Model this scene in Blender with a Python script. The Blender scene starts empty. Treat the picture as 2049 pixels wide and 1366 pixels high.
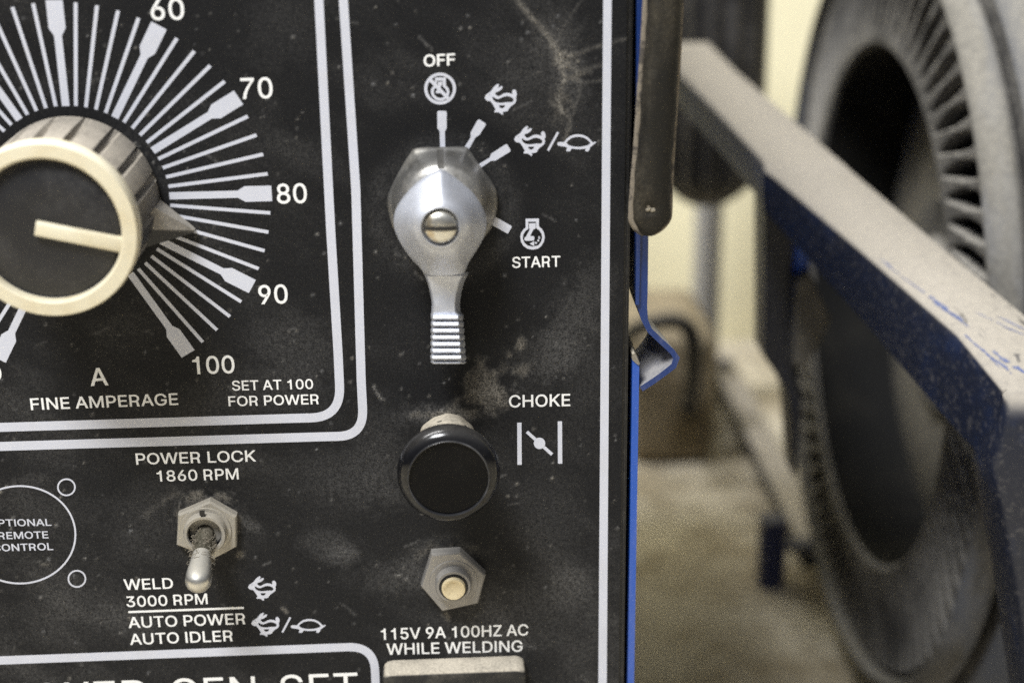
import bpy, bmesh, math, random
import numpy as np
from mathutils import Matrix, Vector

SC = bpy.context.scene
COL = SC.collection
random.seed(7)
RNG = np.random.default_rng(11)

# ------------------------------------------------------------------ frame
# u = to the right along the panel, v = up, w = out of the panel towards the viewer (metres)
D = 0.357            # distance of the lens from the panel's plane
H = 0.390            # height of the lens above the floor
FPX = 3072.66        # focal length in pixels of the 2049-wide photograph
M = np.array([[0.998695, -0.012542, 0.049508],
              [-0.028462, -0.941567, 0.33562],
              [0.042405, -0.336591, -0.940696]])
CAM = np.array([0.0, 0.0, D])


def W(p):
    return (float(p[0]), -float(p[2]), float(p[1]) + H)


def P(px, py, w=0.0):
    """a point at distance w in front of the panel plane, measured off the photograph"""
    d = M.T @ np.array([(px - 1024.5) / FPX, (py - 683.0) / FPX, 1.0])
    t = (w - D) / d[2]
    return CAM + d * t


def mpp(px, py, w=0.0):
    return float(np.linalg.norm(P(px + 1, py, w) - P(px, py, w)))


# ------------------------------------------------------------------ camera
cd = bpy.data.cameras.new('camera')
cam = bpy.data.objects.new('camera', cd)
COL.objects.link(cam)
SC.camera = cam


def dirw(a):
    return Vector((a[0], -a[2], a[1]))


mw = Matrix.Identity(4)
for i, ax in enumerate((dirw(M[0]), -dirw(M[1]), -dirw(M[2]))):
    for j in range(3):
        mw[j][i] = ax[j]
mw.translation = Vector(W(CAM))
cam.matrix_world = mw
cd.sensor_width = 36.0
cd.lens = 36.0 * FPX / 2049.0
cd.clip_start = 0.01
cd.clip_end = 60.0
cd.dof.use_dof = True
fp = P(1000, 800, 0.0)
cd.dof.focus_distance = float((M @ (fp - CAM))[2])
cd.dof.aperture_fstop = 7.0
cd.dof.aperture_blades = 7

# ------------------------------------------------------------------ world, lamps, exposure
world = bpy.data.worlds.new('World')
SC.world = world
world.use_nodes = True
bg = world.node_tree.nodes['Background']
wn = world.node_tree
wt = wn.nodes.new('ShaderNodeTexCoord')
wsep = wn.nodes.new('ShaderNodeSeparateXYZ')
wn.links.new(wt.outputs['Generated'], wsep.inputs[0])
wr = wn.nodes.new('ShaderNodeValToRGB')
wr.color_ramp.elements[0].position = 0.0
wr.color_ramp.elements[0].color = (0.07, 0.067, 0.062, 1)
wr.color_ramp.elements[1].position = 1.0
wr.color_ramp.elements[1].color = (0.86, 0.92, 1.05, 1)
for pos, c in ((0.42, (0.10, 0.096, 0.09, 1)), (0.56, (0.34, 0.36, 0.40, 1)), (0.72, (0.72, 0.78, 0.90, 1))):
    e = wr.color_ramp.elements.new(pos)
    e.color = c
wm = wn.nodes.new('ShaderNodeMath')
wm.operation = 'MULTIPLY_ADD'
wm.inputs[1].default_value = 0.5
wm.inputs[2].default_value = 0.5
wn.links.new(wsep.outputs[2], wm.inputs[0])
wn.links.new(wm.outputs[0], wr.inputs[0])
wn.links.new(wr.outputs[0], bg.inputs[0])
bg.inputs[1].default_value = 0.26


def area(name, loc, target, sx, sy, power, col):
    l = bpy.data.lights.new(name, 'AREA')
    l.shape = 'RECTANGLE'
    l.size = sx
    l.size_y = sy
    l.energy = power
    l.color = col
    o = bpy.data.objects.new(name, l)
    COL.objects.link(o)
    o.location = loc
    o.rotation_euler = (Vector(target) - Vector(loc)).to_track_quat('-Z', 'Y').to_euler()
    return o


area('ceiling_lamp', (-0.68, -1.05, 2.30), (0.0, 0.0, 0.25), 0.8, 0.6, 92, (0.97, 0.985, 1.0))
area('ceiling_lamp', (-0.95, 0.25, 2.35), (0.16, 0.30, 0.1), 0.35, 1.2, 72, (1.0, 0.99, 0.97))

SC.view_settings.view_transform = 'Standard'
SC.view_settings.look = 'None'
SC.view_settings.exposure = 0.0
SC.view_settings.gamma = 1.0
SC.view_settings.use_curve_mapping = False
SC.render.engine = 'CYCLES'
SC.cycles.use_denoising = False
SC.cycles.max_bounces = 8


# ------------------------------------------------------------------ materials
def newmat(name):
    m = bpy.data.materials.new(name)
    m.use_nodes = True
    nt = m.node_tree
    return m, nt, nt.nodes['Principled BSDF']


def nd(nt, typ, **kw):
    n = nt.nodes.new(typ)
    for k, v in kw.items():
        setattr(n, k, v)
    return n


def math_node(nt, op, a, b=None, clamp=False):
    n = nd(nt, 'ShaderNodeMath', operation=op)
    n.use_clamp = clamp
    for i, x in enumerate((a, b)):
        if x is None:
            continue
        if isinstance(x, (int, float)):
            n.inputs[i].default_value = x
        else:
            nt.links.new(x, n.inputs[i])
    return n.outputs[0]


def noise(nt, co, scale, detail=4, rough=0.6, stretch=None):
    if stretch:
        mp = nd(nt, 'ShaderNodeMapping')
        mp.inputs['Scale'].default_value = stretch
        nt.links.new(co, mp.inputs[0])
        co = mp.outputs[0]
    n = nd(nt, 'ShaderNodeTexNoise')
    n.inputs['Scale'].default_value = scale
    n.inputs['Detail'].default_value = detail
    n.inputs['Roughness'].default_value = rough
    nt.links.new(co, n.inputs['Vector'])
    return n.outputs[0]


def ramp(nt, x, a, b, lo=0.0, hi=1.0):
    n = nd(nt, 'ShaderNodeMapRange')
    n.interpolation_type = 'SMOOTHSTEP'
    nt.links.new(x, n.inputs[0])
    for i, v in zip((1, 2, 3, 4), (a, b, lo, hi)):
        n.inputs[i].default_value = v
    return n.outputs[0]


def mixcol(nt, fac, a, b):
    n = nd(nt, 'ShaderNodeMix', data_type='RGBA')
    nt.links.new(fac, n.inputs['Factor'])
    for x, nm in ((a, 6), (b, 7)):
        if isinstance(x, tuple):
            n.inputs[nm].default_value = (*x, 1)
        else:
            nt.links.new(x, n.inputs[nm])
    return n.outputs[2]


DUST = (0.47, 0.41, 0.33)


def surface(name, base, rough=0.5, metal=0.0, dust=DUST, up=0.0, up_lo=0.25, up_hi=0.85, spread=0.0,
            scale=900.0, bump=0.0, bump_scale=None, base2=None, base2_scale=200.0, base2_lo=0.5, base2_hi=0.6,
            stretch=None, streak=None, spec=0.5, coat=0.0, spread_lo=0.42, spread_hi=0.68, reveal=False, kmin=0.55):
    """a material with dust lying on what faces up (up) and thinly all over (spread)"""
    m, nt, bs = newmat(name)
    co = nd(nt, 'ShaderNodeTexCoord').outputs['Object']
    fine = noise(nt, co, scale, 5, 0.65)
    coarse = noise(nt, co, scale * 0.09, 4, 0.6, stretch)
    col = base
    if base2:
        f = ramp(nt, noise(nt, co, base2_scale, 5, 0.65, stretch), base2_lo, base2_hi)
        col = mixcol(nt, f, base, base2)
    fac = None
    if up > 0:
        sep = nd(nt, 'ShaderNodeSeparateXYZ')
        nt.links.new(nd(nt, 'ShaderNodeNewGeometry').outputs['Normal'], sep.inputs[0])
        z = ramp(nt, sep.outputs[2], up_lo, up_hi)
        k = ramp(nt, math_node(nt, 'ADD', math_node(nt, 'MULTIPLY', fine, 0.5), math_node(nt, 'MULTIPLY', coarse, 0.8)), 0.35, 0.75, kmin, 1.0)
        if reveal:
            # scuffs through the dust near the front end
            sy = nd(nt, 'ShaderNodeSeparateXYZ')
            nt.links.new(co, sy.inputs[0])
            front = ramp(nt, sy.outputs[1], -0.155, -0.085, 1.0, 0.0)
            sn = ramp(nt, noise(nt, co, 120, 4, 0.6, (1.3, 0.28, 1.3)), 0.60, 0.68)
            k = math_node(nt, 'MULTIPLY', k, math_node(nt, 'SUBTRACT', 1.0, math_node(nt, 'MULTIPLY', math_node(nt, 'MULTIPLY', front, sn), 0.8)))
        fac = math_node(nt, 'MULTIPLY', math_node(nt, 'MULTIPLY', z, k), up, True)
    if spread > 0:
        s = math_node(nt, 'MULTIPLY', ramp(nt, coarse, spread_lo, spread_hi), ramp(nt, fine, 0.3, 0.7, 0.35, 1.0))
        s = math_node(nt, 'MULTIPLY', s, spread)
        fac = s if fac is None else math_node(nt, 'MAXIMUM', fac, s)
    if fac is not None:
        shade = ramp(nt, fine, 0.3, 0.7, 0.78, 1.0)
        dn = nd(nt, 'ShaderNodeMix', data_type='RGBA', blend_type='MULTIPLY')
        dn.inputs['Factor'].default_value = 1.0
        dn.inputs[6].default_value = (*dust, 1)
        nt.links.new(shade, dn.inputs[7])
        c = mixcol(nt, fac, col, dn.outputs[2])
        nt.links.new(c, bs.inputs['Base Color'])
        nt.links.new(math_node(nt, 'ADD', math_node(nt, 'MULTIPLY', fac, 0.95 - rough), rough), bs.inputs['Roughness'])
        if metal > 0:
            nt.links.new(math_node(nt, 'MULTIPLY', math_node(nt, 'SUBTRACT', 1.0, fac), metal), bs.inputs['Metallic'])
    else:
        if isinstance(col, tuple):
            bs.inputs['Base Color'].default_value = (*col, 1)
        else:
            nt.links.new(col, bs.inputs['Base Color'])
        rv = ramp(nt, coarse, 0.3, 0.7, rough * 0.8, min(1, rough * 1.25))
        nt.links.new(rv, bs.inputs['Roughness'])
        bs.inputs['Metallic'].default_value = metal
    bs.inputs['Specular IOR Level'].default_value = spec
    bs.inputs['Coat Weight'].default_value = coat
    if bump > 0:
        b = nd(nt, 'ShaderNodeBump')
        b.inputs['Strength'].default_value = 1.0
        b.inputs['Distance'].default_value = bump
        nt.links.new(noise(nt, co, bump_scale or scale, 4, 0.6), b.inputs['Height'])
        nt.links.new(b.outputs[0], bs.inputs['Normal'])
    return m


def panel_material():
    m, nt, bs = newmat('panel_black')
    co = nd(nt, 'ShaderNodeTexCoord').outputs['Object']
    at = nd(nt, 'ShaderNodeAttribute', attribute_name='dust')
    tone = nd(nt, 'ShaderNodeAttribute', attribute_name='tone')
    grain = noise(nt, co, 2600, 3, 0.7)
    grain2 = noise(nt, co, 900, 5, 0.7)
    g = ramp(nt, math_node(nt, 'ADD', math_node(nt, 'MULTIPLY', grain, 0.55), math_node(nt, 'MULTIPLY', grain2, 0.45)), 0.38, 0.64, 0.1, 1.8)
    fac = math_node(nt, 'MULTIPLY', at.outputs['Fac'], g, True)
    base = mixcol(nt, ramp(nt, grain, 0.35, 0.7), (0.0062, 0.0064, 0.0074), (0.0145, 0.0147, 0.0162))
    dust = mixcol(nt, tone.outputs['Fac'], (0.29, 0.295, 0.31), (0.33, 0.30, 0.25))
    c = mixcol(nt, fac, base, dust)
    nt.links.new(c, bs.inputs['Base Color'])
    nt.links.new(math_node(nt, 'ADD', math_node(nt, 'MULTIPLY', fac, 0.4), 0.56, True), bs.inputs['Roughness'])
    bs.inputs['Specular IOR Level'].default_value = 0.15
    b = nd(nt, 'ShaderNodeBump')
    b.inputs['Distance'].default_value = 0.00006
    nt.links.new(math_node(nt, 'ADD', noise(nt, co, 1700, 3, 0.6), math_node(nt, 'MULTIPLY', fac, 1.6)), b.inputs['Height'])
    nt.links.new(b.outputs[0], bs.inputs['Normal'])
    return m


def ink_material(name, colr, wear=0.25):
    m, nt, bs = newmat(name)
    co = nd(nt, 'ShaderNodeTexCoord').outputs['Object']
    f = ramp(nt, noise(nt, co, 900, 6, 0.75), 0.60, 0.74, 0.0, wear)
    c = mixcol(nt, f, colr, tuple(x * 0.35 for x in colr))
    f2 = ramp(nt, noise(nt, co, 110, 4, 0.6), 0.4, 0.75, 0.0, 0.12)
    c = mixcol(nt, f2, c, (0.36, 0.33, 0.28))
    nt.links.new(c, bs.inputs['Base Color'])
    bs.inputs['Roughness'].default_value = 0.55
    return m


MAT = dict(
    panel=panel_material(),
    ink=ink_material('printed_grey_ink', (0.60, 0.615, 0.69)),
    white=ink_material('printed_white_ink', (0.90, 0.90, 0.89), 0.12),
    cabinet=surface('cabinet_black', (0.010, 0.010, 0.011), 0.5, up=0.5, spread=0.10, scale=1500, bump=0.00005),
    edge=surface('panel_edge_black', (0.010, 0.010, 0.011), 0.42, spread=0.16, scale=2500, bump=0.00012, bump_scale=900,
                 dust=(0.3, 0.28, 0.25), spread_lo=0.5, spread_hi=0.75),
    blue=surface('blue_enamel', (0.015, 0.085, 0.42), 0.33, up=0.92, up_lo=0.15, up_hi=0.5, spread=0.12, scale=1600, bump=0.00003,
                 stretch=(1, 1, 0.2), dust=(0.50, 0.43, 0.34)),
    bluedull=surface('blue_enamel_scuffed', (0.008, 0.032, 0.15), 0.38, up=0.9, up_lo=0.1, up_hi=0.5, spread=0.30, scale=1600, bump=0.00003,
                     stretch=(1, 1, 0.2), dust=(0.42, 0.40, 0.37)),
    knob=surface('knob_black_plastic', (0.014, 0.014, 0.015), 0.55, up=0.95, up_lo=-0.25, up_hi=0.5, spread=0.10, scale=1400, bump=0.00004,
                 dust=(0.40, 0.355, 0.29)),
    knobface=surface('knob_face_black', (0.013, 0.013, 0.015), 0.42, spread=0.10, scale=1000, dust=(0.25, 0.24, 0.23), bump=0.00002),
    cream=surface('cream_plastic', (0.75, 0.685, 0.51), 0.45, base2=(0.66, 0.57, 0.38), base2_scale=90, base2_lo=0.4, base2_hi=0.75,
                  bump=0.00002, scale=1200),
    pointer=surface('pointer_dusty_plastic', (0.03, 0.03, 0.03), 0.6, up=0.95, up_lo=-0.35, up_hi=0.25, scale=1500, bump=0.00004,
                    dust=(0.44, 0.40, 0.34)),
    cast=surface('cast_zinc', (0.66, 0.68, 0.74), 0.50, 0.75, base2=(0.57, 0.58, 0.62), base2_scale=160, base2_lo=0.4, base2_hi=0.7,
                 spread=0.03, scale=1400, bump=0.00003, dust=(0.35, 0.32, 0.26)),
    bezel=surface('bezel_dull_chrome', (0.36, 0.35, 0.33), 0.36, 0.85, base2=(0.25, 0.24, 0.22), base2_scale=260, base2_lo=0.45, base2_hi=0.68,
                  spread=0.28, scale=1300, bump=0.00003, dust=(0.40, 0.36, 0.29)),
    screw=surface('screw_nickel', (0.66, 0.64, 0.58), 0.34, 0.95, scale=1500, bump=0.00001, base2=(0.5, 0.43, 0.32), base2_scale=400),
    groove=surface('groove_grey', (0.10, 0.095, 0.085), 0.5, 0.5, scale=1200),
    slot=surface('dark_slot', (0.02, 0.018, 0.015), 0.7),
    nut=surface('nut_dusty_steel', (0.42, 0.40, 0.36), 0.42, 0.75, up=0.95, up_lo=0.1, up_hi=0.6, spread=0.62, scale=1300, bump=0.00006,
                dust=(0.40, 0.36, 0.29), spread_lo=0.3, spread_hi=0.6),
    nutgrey=surface('nut_grey_steel', (0.30, 0.29, 0.28), 0.42, 0.7, up=0.9, up_lo=0.15, up_hi=0.7, spread=0.5, scale=1300, bump=0.00005,
                    dust=(0.30, 0.28, 0.25), spread_lo=0.3, spread_hi=0.62),
    bat=surface('toggle_lever_steel', (0.62, 0.60, 0.55), 0.30, 0.9, up=0.6, up_lo=0.3, up_hi=0.9, spread=0.6, scale=1300, bump=0.00004,
                dust=(0.33, 0.29, 0.21), spread_lo=0.35, spread_hi=0.6),
    lint=surface('lint', (0.25, 0.22, 0.17), 0.95),
    root=surface('lever_root_grimy', (0.055, 0.048, 0.03), 0.8, spread=0.7, scale=1600, bump=0.00012, dust=(0.24, 0.21, 0.16)),
    gloss=surface('choke_black_gloss', (0.004, 0.004, 0.005), 0.13, spec=0.45, spread=0.03, scale=1200, dust=(0.3, 0.28, 0.25), up=0.10, up_lo=0.3, up_hi=0.9),
    rimglint=surface('choke_rim_highlight', (0.02, 0.02, 0.022), 0.25, spread=0.4, scale=500, dust=(0.32, 0.32, 0.33), spread_lo=0.4, spread_hi=0.7),  # pale grey paints in the highlight along the choke face's edge
    chokeface=surface('choke_face_black', (0.003, 0.003, 0.0035), 0.22, spec=0.12, spread=0.012, scale=900, dust=(0.3, 0.28, 0.27)),
    neck=surface('choke_neck_dusty', (0.03, 0.03, 0.03), 0.6, up=1.0, up_lo=-0.3, up_hi=0.3, scale=1400, bump=0.00008, dust=(0.52, 0.46, 0.36)),
    sleeve=surface('black_sleeve_bore_shade', (0.008, 0.008, 0.008), 0.4),
    button=surface('button_cream', (0.66, 0.55, 0.34), 0.6, base2=(0.45, 0.35, 0.20), base2_scale=900, base2_lo=0.5, base2_hi=0.75, scale=1500, bump=0.00008),
    cover=surface('cover_black_dusty', (0.012, 0.012, 0.012), 0.5, up=1.0, up_lo=0.35, up_hi=0.75, spread=0.12, scale=1500, bump=0.0001,
                  dust=(0.55, 0.49, 0.39)),
    rubber=surface('strap_rubber', (0.010, 0.009, 0.007), 0.55, spec=0.3, spread=0.25, scale=1100, bump=0.0003, bump_scale=500, stretch=(1, 1, 0.35),
                   dust=(0.20, 0.17, 0.12), up=0.4, up_lo=0.3, up_hi=0.9),
    rubberedge=surface('strap_worn_edge', (0.20, 0.17, 0.13), 0.8, base2=(0.07, 0.06, 0.05), base2_scale=300, scale=1200, bump=0.00008),
    navyplain=surface('foot_navy', (0.012, 0.016, 0.050), 0.5, scale=800),
    navy=surface('frame_navy_dusty', (0.009, 0.011, 0.020), 0.42, up=1.0, up_lo=0.2, up_hi=0.55, spread=0.30, scale=5600, reveal=True, kmin=0.72, bump=0.00006,
                 dust=(0.38, 0.345, 0.295), base2=(0.008, 0.015, 0.042), base2_scale=45, base2_lo=0.5, base2_hi=0.75, spread_lo=0.5, spread_hi=0.8),
    tyre=surface('tyre_rubber_dusty', (0.018, 0.017, 0.017), 0.7, up=0.85, up_lo=-0.05, up_hi=0.75, spread=0.62, scale=420, bump=0.00025,
                 dust=(0.25, 0.235, 0.21), spread_lo=0.25, spread_hi=0.7),
    tread=surface('tyre_tread_dusty', (0.05, 0.048, 0.045), 0.75, up=0.85, up_lo=-0.3, up_hi=0.75, spread=0.55, kmin=0.25, scale=420, bump=0.0003,
                  dust=(0.22, 0.205, 0.175), spread_lo=0.36, spread_hi=0.62, base2=(0.09, 0.095, 0.11), base2_scale=25, stretch=(1.6, .5, .5)),
    recess=surface('recess_shade_rubber', (0.007, 0.007, 0.007), 0.8, spec=0.15, spread=0.06, scale=400, dust=(0.2, 0.18, 0.14)),  # dust-free rubber, blackened to stand for the shade in the wheel's recess
    rim=surface('wheel_rim_dusty', (0.05, 0.048, 0.045), 0.7, up=0.8, spread=0.9, scale=300, dust=(0.21, 0.19, 0.15), spread_lo=0.1, spread_hi=0.5),
    drum=surface('drum_black', (0.018, 0.017, 0.017), 0.5, up=0.6, spread=0.3, scale=300, dust=(0.25, 0.23, 0.21)),
    scuff=surface('bare_blue_paint', (0.022, 0.06, 0.22), 0.45, spread=0.55, scale=2500, dust=(0.34, 0.32, 0.29), spread_lo=0.3, spread_hi=0.65),
    box=surface('brown_box', (0.26, 0.215, 0.145), 0.85, base2=(0.17, 0.135, 0.08), base2_scale=30, scale=200),
    post=surface('post_grey', (0.40, 0.40, 0.40), 0.6, spread=0.3, scale=200),
    hose=surface('hose_black', (0.02, 0.019, 0.018), 0.6, up=0.3, scale=300),
    wall=surface('wall_pale_yellow', (0.86, 0.80, 0.56), 0.85, base2=(0.80, 0.745, 0.53), base2_scale=4, base2_lo=0.4, base2_hi=0.7, scale=60, bump=0.0003),
    floor=surface('floor_dirty_concrete', (0.47, 0.425, 0.335), 0.85, base2=(0.22, 0.18, 0.115), base2_scale=9, base2_lo=0.44, base2_hi=0.62,
                  spread=0.75, scale=110, dust=(0.54, 0.495, 0.41), bump=0.0008, bump_scale=120),
)


# ------------------------------------------------------------------ mesh helpers (all in u, v, w)
class MB:
    def __init__(s):
        s.v, s.f, s.mi = [], [], []

    def add(s, verts, faces, mi=0):
        o = len(s.v)
        s.v += [np.asarray(p, float) for p in verts]
        for f in faces:
            s.f.append(tuple(o + i for i in f))
            s.mi.append(mi)

    def loft(s, rings, close=True, cap0=False, cap1=False, mi=0):
        n = len(rings[0])
        v = [p for r in rings for p in r]
        f = []
        for k in range(len(rings) - 1):
            for i in range(n if close else n - 1):
                j = (i + 1) % n
                f.append((k * n + i, k * n + j, (k + 1) * n + j, (k + 1) * n + i))
        if cap0:
            f.append(tuple(range(n))[::-1])
        if cap1:
            f.append(tuple((len(rings) - 1) * n + i for i in range(n)))
        s.add(v, f, mi)

    def lathe(s, c, prof, n=96, mod=None, mi=0):
        """profile of (radius, w) turned round an axis standing on the panel"""
        rings = []
        for r, w in prof:
            ring = []
            for i in range(n):
                a = 2 * math.pi * i / n
                rr = r if mod is None else mod(r, w, a)
                ring.append((c[0] + rr * math.cos(a), c[1] + rr * math.sin(a), c[2] + w))
            rings.append(ring)
        s.loft(rings, True, False, prof[-1][0] < 1e-4 or True if prof[-1][0] > 1e-5 else False, mi)

    def box(s, a, b, mi=0):
        (x0, y0, z0), (x1, y1, z1) = a, b
        v = [(x, y, z) for z in (z0, z1) for y in (y0, y1) for x in (x0, x1)]
        s.add(v, [(0, 2, 3, 1), (4, 5, 7, 6), (0, 1, 5, 4), (2, 6, 7, 3), (0, 4, 6, 2), (1, 3, 7, 5)], mi)

    def prism(s, poly, w0, w1, ch=0.0, mi=0):
        """an outline in u, v raised from w0 to w1, its front edge chamfered by ch"""
        poly = [np.array([p[0], p[1]]) for p in poly]
        rings = [[(p[0], p[1], w0) for p in poly]]
        if ch > 0:
            rings.append([(p[0], p[1], w1 - ch) for p in poly])
            ins = inset(poly, ch * 0.5)
            rings.append([(p[0], p[1], w1 - ch * 0.25) for p in ins])
            ins = inset(poly, ch)
            rings.append([(p[0], p[1], w1) for p in ins])
        else:
            rings.append([(p[0], p[1], w1) for p in poly])
        s.loft(rings, True, True, True, mi)

    def tube(s, pts, rad, n=12, mi=0, caps=True):
        pts = [np.asarray(p, float) for p in pts]
        rings = []
        ref = np.array([0.31, 0.17, 0.93])
        for i, p in enumerate(pts):
            t = pts[min(i + 1, len(pts) - 1)] - pts[max(i - 1, 0)]
            t /= np.linalg.norm(t) + 1e-12
            a = np.cross(t, ref)
            a /= np.linalg.norm(a) + 1e-12
            b = np.cross(t, a)
            r = rad[i] if hasattr(rad, '__len__') else rad
            rings.append([p + r * (math.cos(q) * a + math.sin(q) * b) for q in np.linspace(0, 2 * math.pi, n, endpoint=False)])
        s.loft(rings, True, caps, caps, mi)

    def build(s, name, mats, parent=None, smooth=40.0, origin=None):
        me = bpy.data.meshes.new(name)
        o = bpy.data.objects.new(name, me)
        if origin is None:
            origin = ORG[parent.name] if parent is not None else np.zeros(3)
        origin = np.asarray(list(origin), float)
        me.from_pydata([tuple(np.array(W(p)) - np.array(W(origin))) for p in s.v], [], s.f)
        if not isinstance(mats, (list, tuple)):
            mats = [mats]
        for m in mats:
            me.materials.append(m)
        if len(mats) > 1:
            me.polygons.foreach_set('material_index', s.mi)
        bm = bmesh.new()
        bm.from_mesh(me)
        bmesh.ops.remove_doubles(bm, verts=bm.verts, dist=1e-7)
        bmesh.ops.recalc_face_normals(bm, faces=bm.faces)
        bm.to_mesh(me)
        bm.free()
        if smooth:
            me.polygons.foreach_set('use_smooth', [True] * len(me.polygons))
            me.set_sharp_from_angle(angle=math.radians(smooth))
        COL.objects.link(o)
        place(o, origin, parent)
        return o


ORG = {}


class _Org(dict):
    pass


def place(o, origin, parent):
    po = ORG[parent.name] if parent is not None else None
    ORG[o.name] = np.asarray(origin, float)
    if parent is None:
        o.location = W(origin)
    else:
        o.parent = parent
        o.location = Vector(W(origin)) - Vector(W(po))


def inset(poly, d):
    n = len(poly)
    area2 = sum(poly[i][0] * poly[(i + 1) % n][1] - poly[(i + 1) % n][0] * poly[i][1] for i in range(n))
    sg = 1 if area2 > 0 else -1
    out = []
    for i in range(n):
        a, b, c = poly[i - 1], poly[i], poly[(i + 1) % n]
        e1, e2 = b - a, c - b
        n1 = sg * np.array([-e1[1], e1[0]]) / (np.linalg.norm(e1) + 1e-12)
        n2 = sg * np.array([-e2[1], e2[0]]) / (np.linalg.norm(e2) + 1e-12)
        m = n1 + n2
        m /= max(0.4, np.dot(m, m) / 2) if np.dot(m, m) > 1e-9 else 1
        out.append(b + m * d)
    return out


def build(mb, name, mats, parent=None, smooth=40.0, origin=None):
    if origin is None:
        origin = ORG[parent.name] if parent is not None else np.zeros(3)
    return MB.build(mb, name, mats, parent, smooth, origin)


def tag(o, label=None, cat=None, group=None, kind=None):
    for k, v in (('label', label), ('category', cat), ('group', group), ('kind', kind)):
        if v:
            o[k] = v
    return o


def empty(name, origin, label, cat):
    o = bpy.data.objects.new(name, None)
    o.empty_display_size = 0.02
    COL.objects.link(o)
    place(o, origin, None)
    return tag(o, label, cat)


def catmull(pts, k=6, closed=True):
    pts = [np.asarray(p, float) for p in pts]
    n = len(pts)
    out = []
    for i in range(n if closed else n - 1):
        p0, p1, p2, p3 = (pts[(i + j) % n] if closed else pts[min(max(i + j, 0), n - 1)] for j in (-1, 0, 1, 2))
        for t in np.linspace(0, 1, k, endpoint=False):
            out.append(0.5 * ((2 * p1) + (-p0 + p2) * t + (2 * p0 - 5 * p1 + 4 * p2 - p3) * t * t + (-p0 + 3 * p1 - 3 * p2 + p3) * t ** 3))
    if not closed:
        out.append(pts[-1])
    return out


# ------------------------------------------------------------------ floor and wall
VF = -H
WALL_W = -0.72
mb = MB()
mb.add([(-3, VF, 3), (3, VF, 3), (3, VF, WALL_W - 0.1), (-3, VF, WALL_W - 0.1)], [(0, 1, 2, 3)])
tag(build(mb, 'floor', MAT['floor'], origin=(0, VF, 0)), kind='structure')
mb = MB()
mb.box((-3, VF - 0.05, WALL_W - 0.1), (3, 2.4, WALL_W))
tag(build(mb, 'wall', MAT['wall'], origin=(0, VF, WALL_W)), 'pale yellow painted wall behind the machine and cart', 'wall', kind='structure')

# ------------------------------------------------------------------ the generator
UL, UR = -0.36, P(1246, 700)[0]
U_EDGE = P(1258, 700)[0]
VT, VB = 0.045, -0.275
gen = empty('welding_generator', (-0.15, VF, -0.2), 'black front panel of a welding generator with dials, levers and white lettering, blue side sheet', 'welding generator')
mb = MB()
mb.box((UL, VB, -0.42), (UR - 0.0004, VT, -0.0012))
mb.box((UL + 0.01, VF + 0.03, -0.40), (UR - 0.02, VB - 0.0005, -0.02))
mb.box((UL + 0.03, VF, -0.38), (UL + 0.08, VF + 0.0295, -0.03))
mb.box((UR - 0.09, VF, -0.38), (UR - 0.04, VF + 0.0295, -0.03))
build(mb, 'cabinet', MAT['cabinet'], gen, smooth=0)

# -- control panel sheet with its dust
xs = np.concatenate([[-560, -420, -300, -200, -120], np.arange(-60, 1247, 3.4)])
ys = np.concatenate([[-900, -700, -500, -350, -220, -120], np.arange(-50, 1420, 3.4), [1480, 1560, 1700]])
GX, GY = np.meshgrid(xs, ys)


def vnoise(x, y, seed):
    xi, yi = np.floor(x).astype(int), np.floor(y).astype(int)
    fx, fy = x - xi, y - yi
    fx, fy = fx * fx * (3 - 2 * fx), fy * fy * (3 - 2 * fy)
    def h(a, b):
        n = (a * 374761393 + b * 668265263 + seed * 974711) & 0xffffffff
        n = ((n ^ (n >> 13)) * 1274126177) & 0xffffffff
        return ((n ^ (n >> 16)) & 0xffff) / 65535.0
    return (h(xi, yi) * (1 - fx) + h(xi + 1, yi) * fx) * (1 - fy) + (h(xi, yi + 1) * (1 - fx) + h(xi + 1, yi + 1) * fx) * fy


def fbm(x, y, s, seed, octv=5, g=0.55):
    o, a, t = np.zeros_like(x), 1.0, 0.0
    for k in range(octv):
        o += a * vnoise(x / s * 2 ** k + 57 * k + 900, y / s * 2 ** k + 31 * k + 900, seed + k)
        t += a
        a *= g
    return o / t


def sstep(x, a, b):
    t = np.clip((x - a) / (b - a), 0, 1)
    return t * t * (3 - 2 * t)


rx, ry = GX * 0.9 + GY * 0.45, GY * 0.9 - GX * 0.45
low = fbm(GX, GY, 330, 3)
mid = fbm(rx, ry * 2.2, 130, 9)
hi = fbm(GX, GY, 26, 21, 4, 0.7)
dust = 0.02 + 0.10 * sstep(low, 0.35, 0.75) * sstep(mid, 0.25, 0.8) + 0.05 * sstep(mid, 0.5, 0.8) * hi
dust *= 0.75 + 0.5 * sstep(GY, 300, 1100)
tone = 0.25 + 0.3 * low


def blob(cx, cy, rx_, ry_, s, ang=0.0, t=None, rough=0.6, power=1.0):
    global dust, tone
    a = math.radians(ang)
    dx, dy = GX - cx, GY - cy
    x, y = dx * math.cos(a) + dy * math.sin(a), -dx * math.sin(a) + dy * math.cos(a)
    q = np.sqrt((x / rx_) ** 2 + (y / ry_) ** 2) + (hi - 0.5) * 2.0 * rough
    k = sstep(-q, -1.25, -0.25) ** power * s
    dust = dust + k * (0.55 + 0.9 * hi)
    if t is not None:
        tone = tone + (t - tone) * np.clip(k / max(s, 1e-3) * 1.5, 0, 1)


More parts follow.
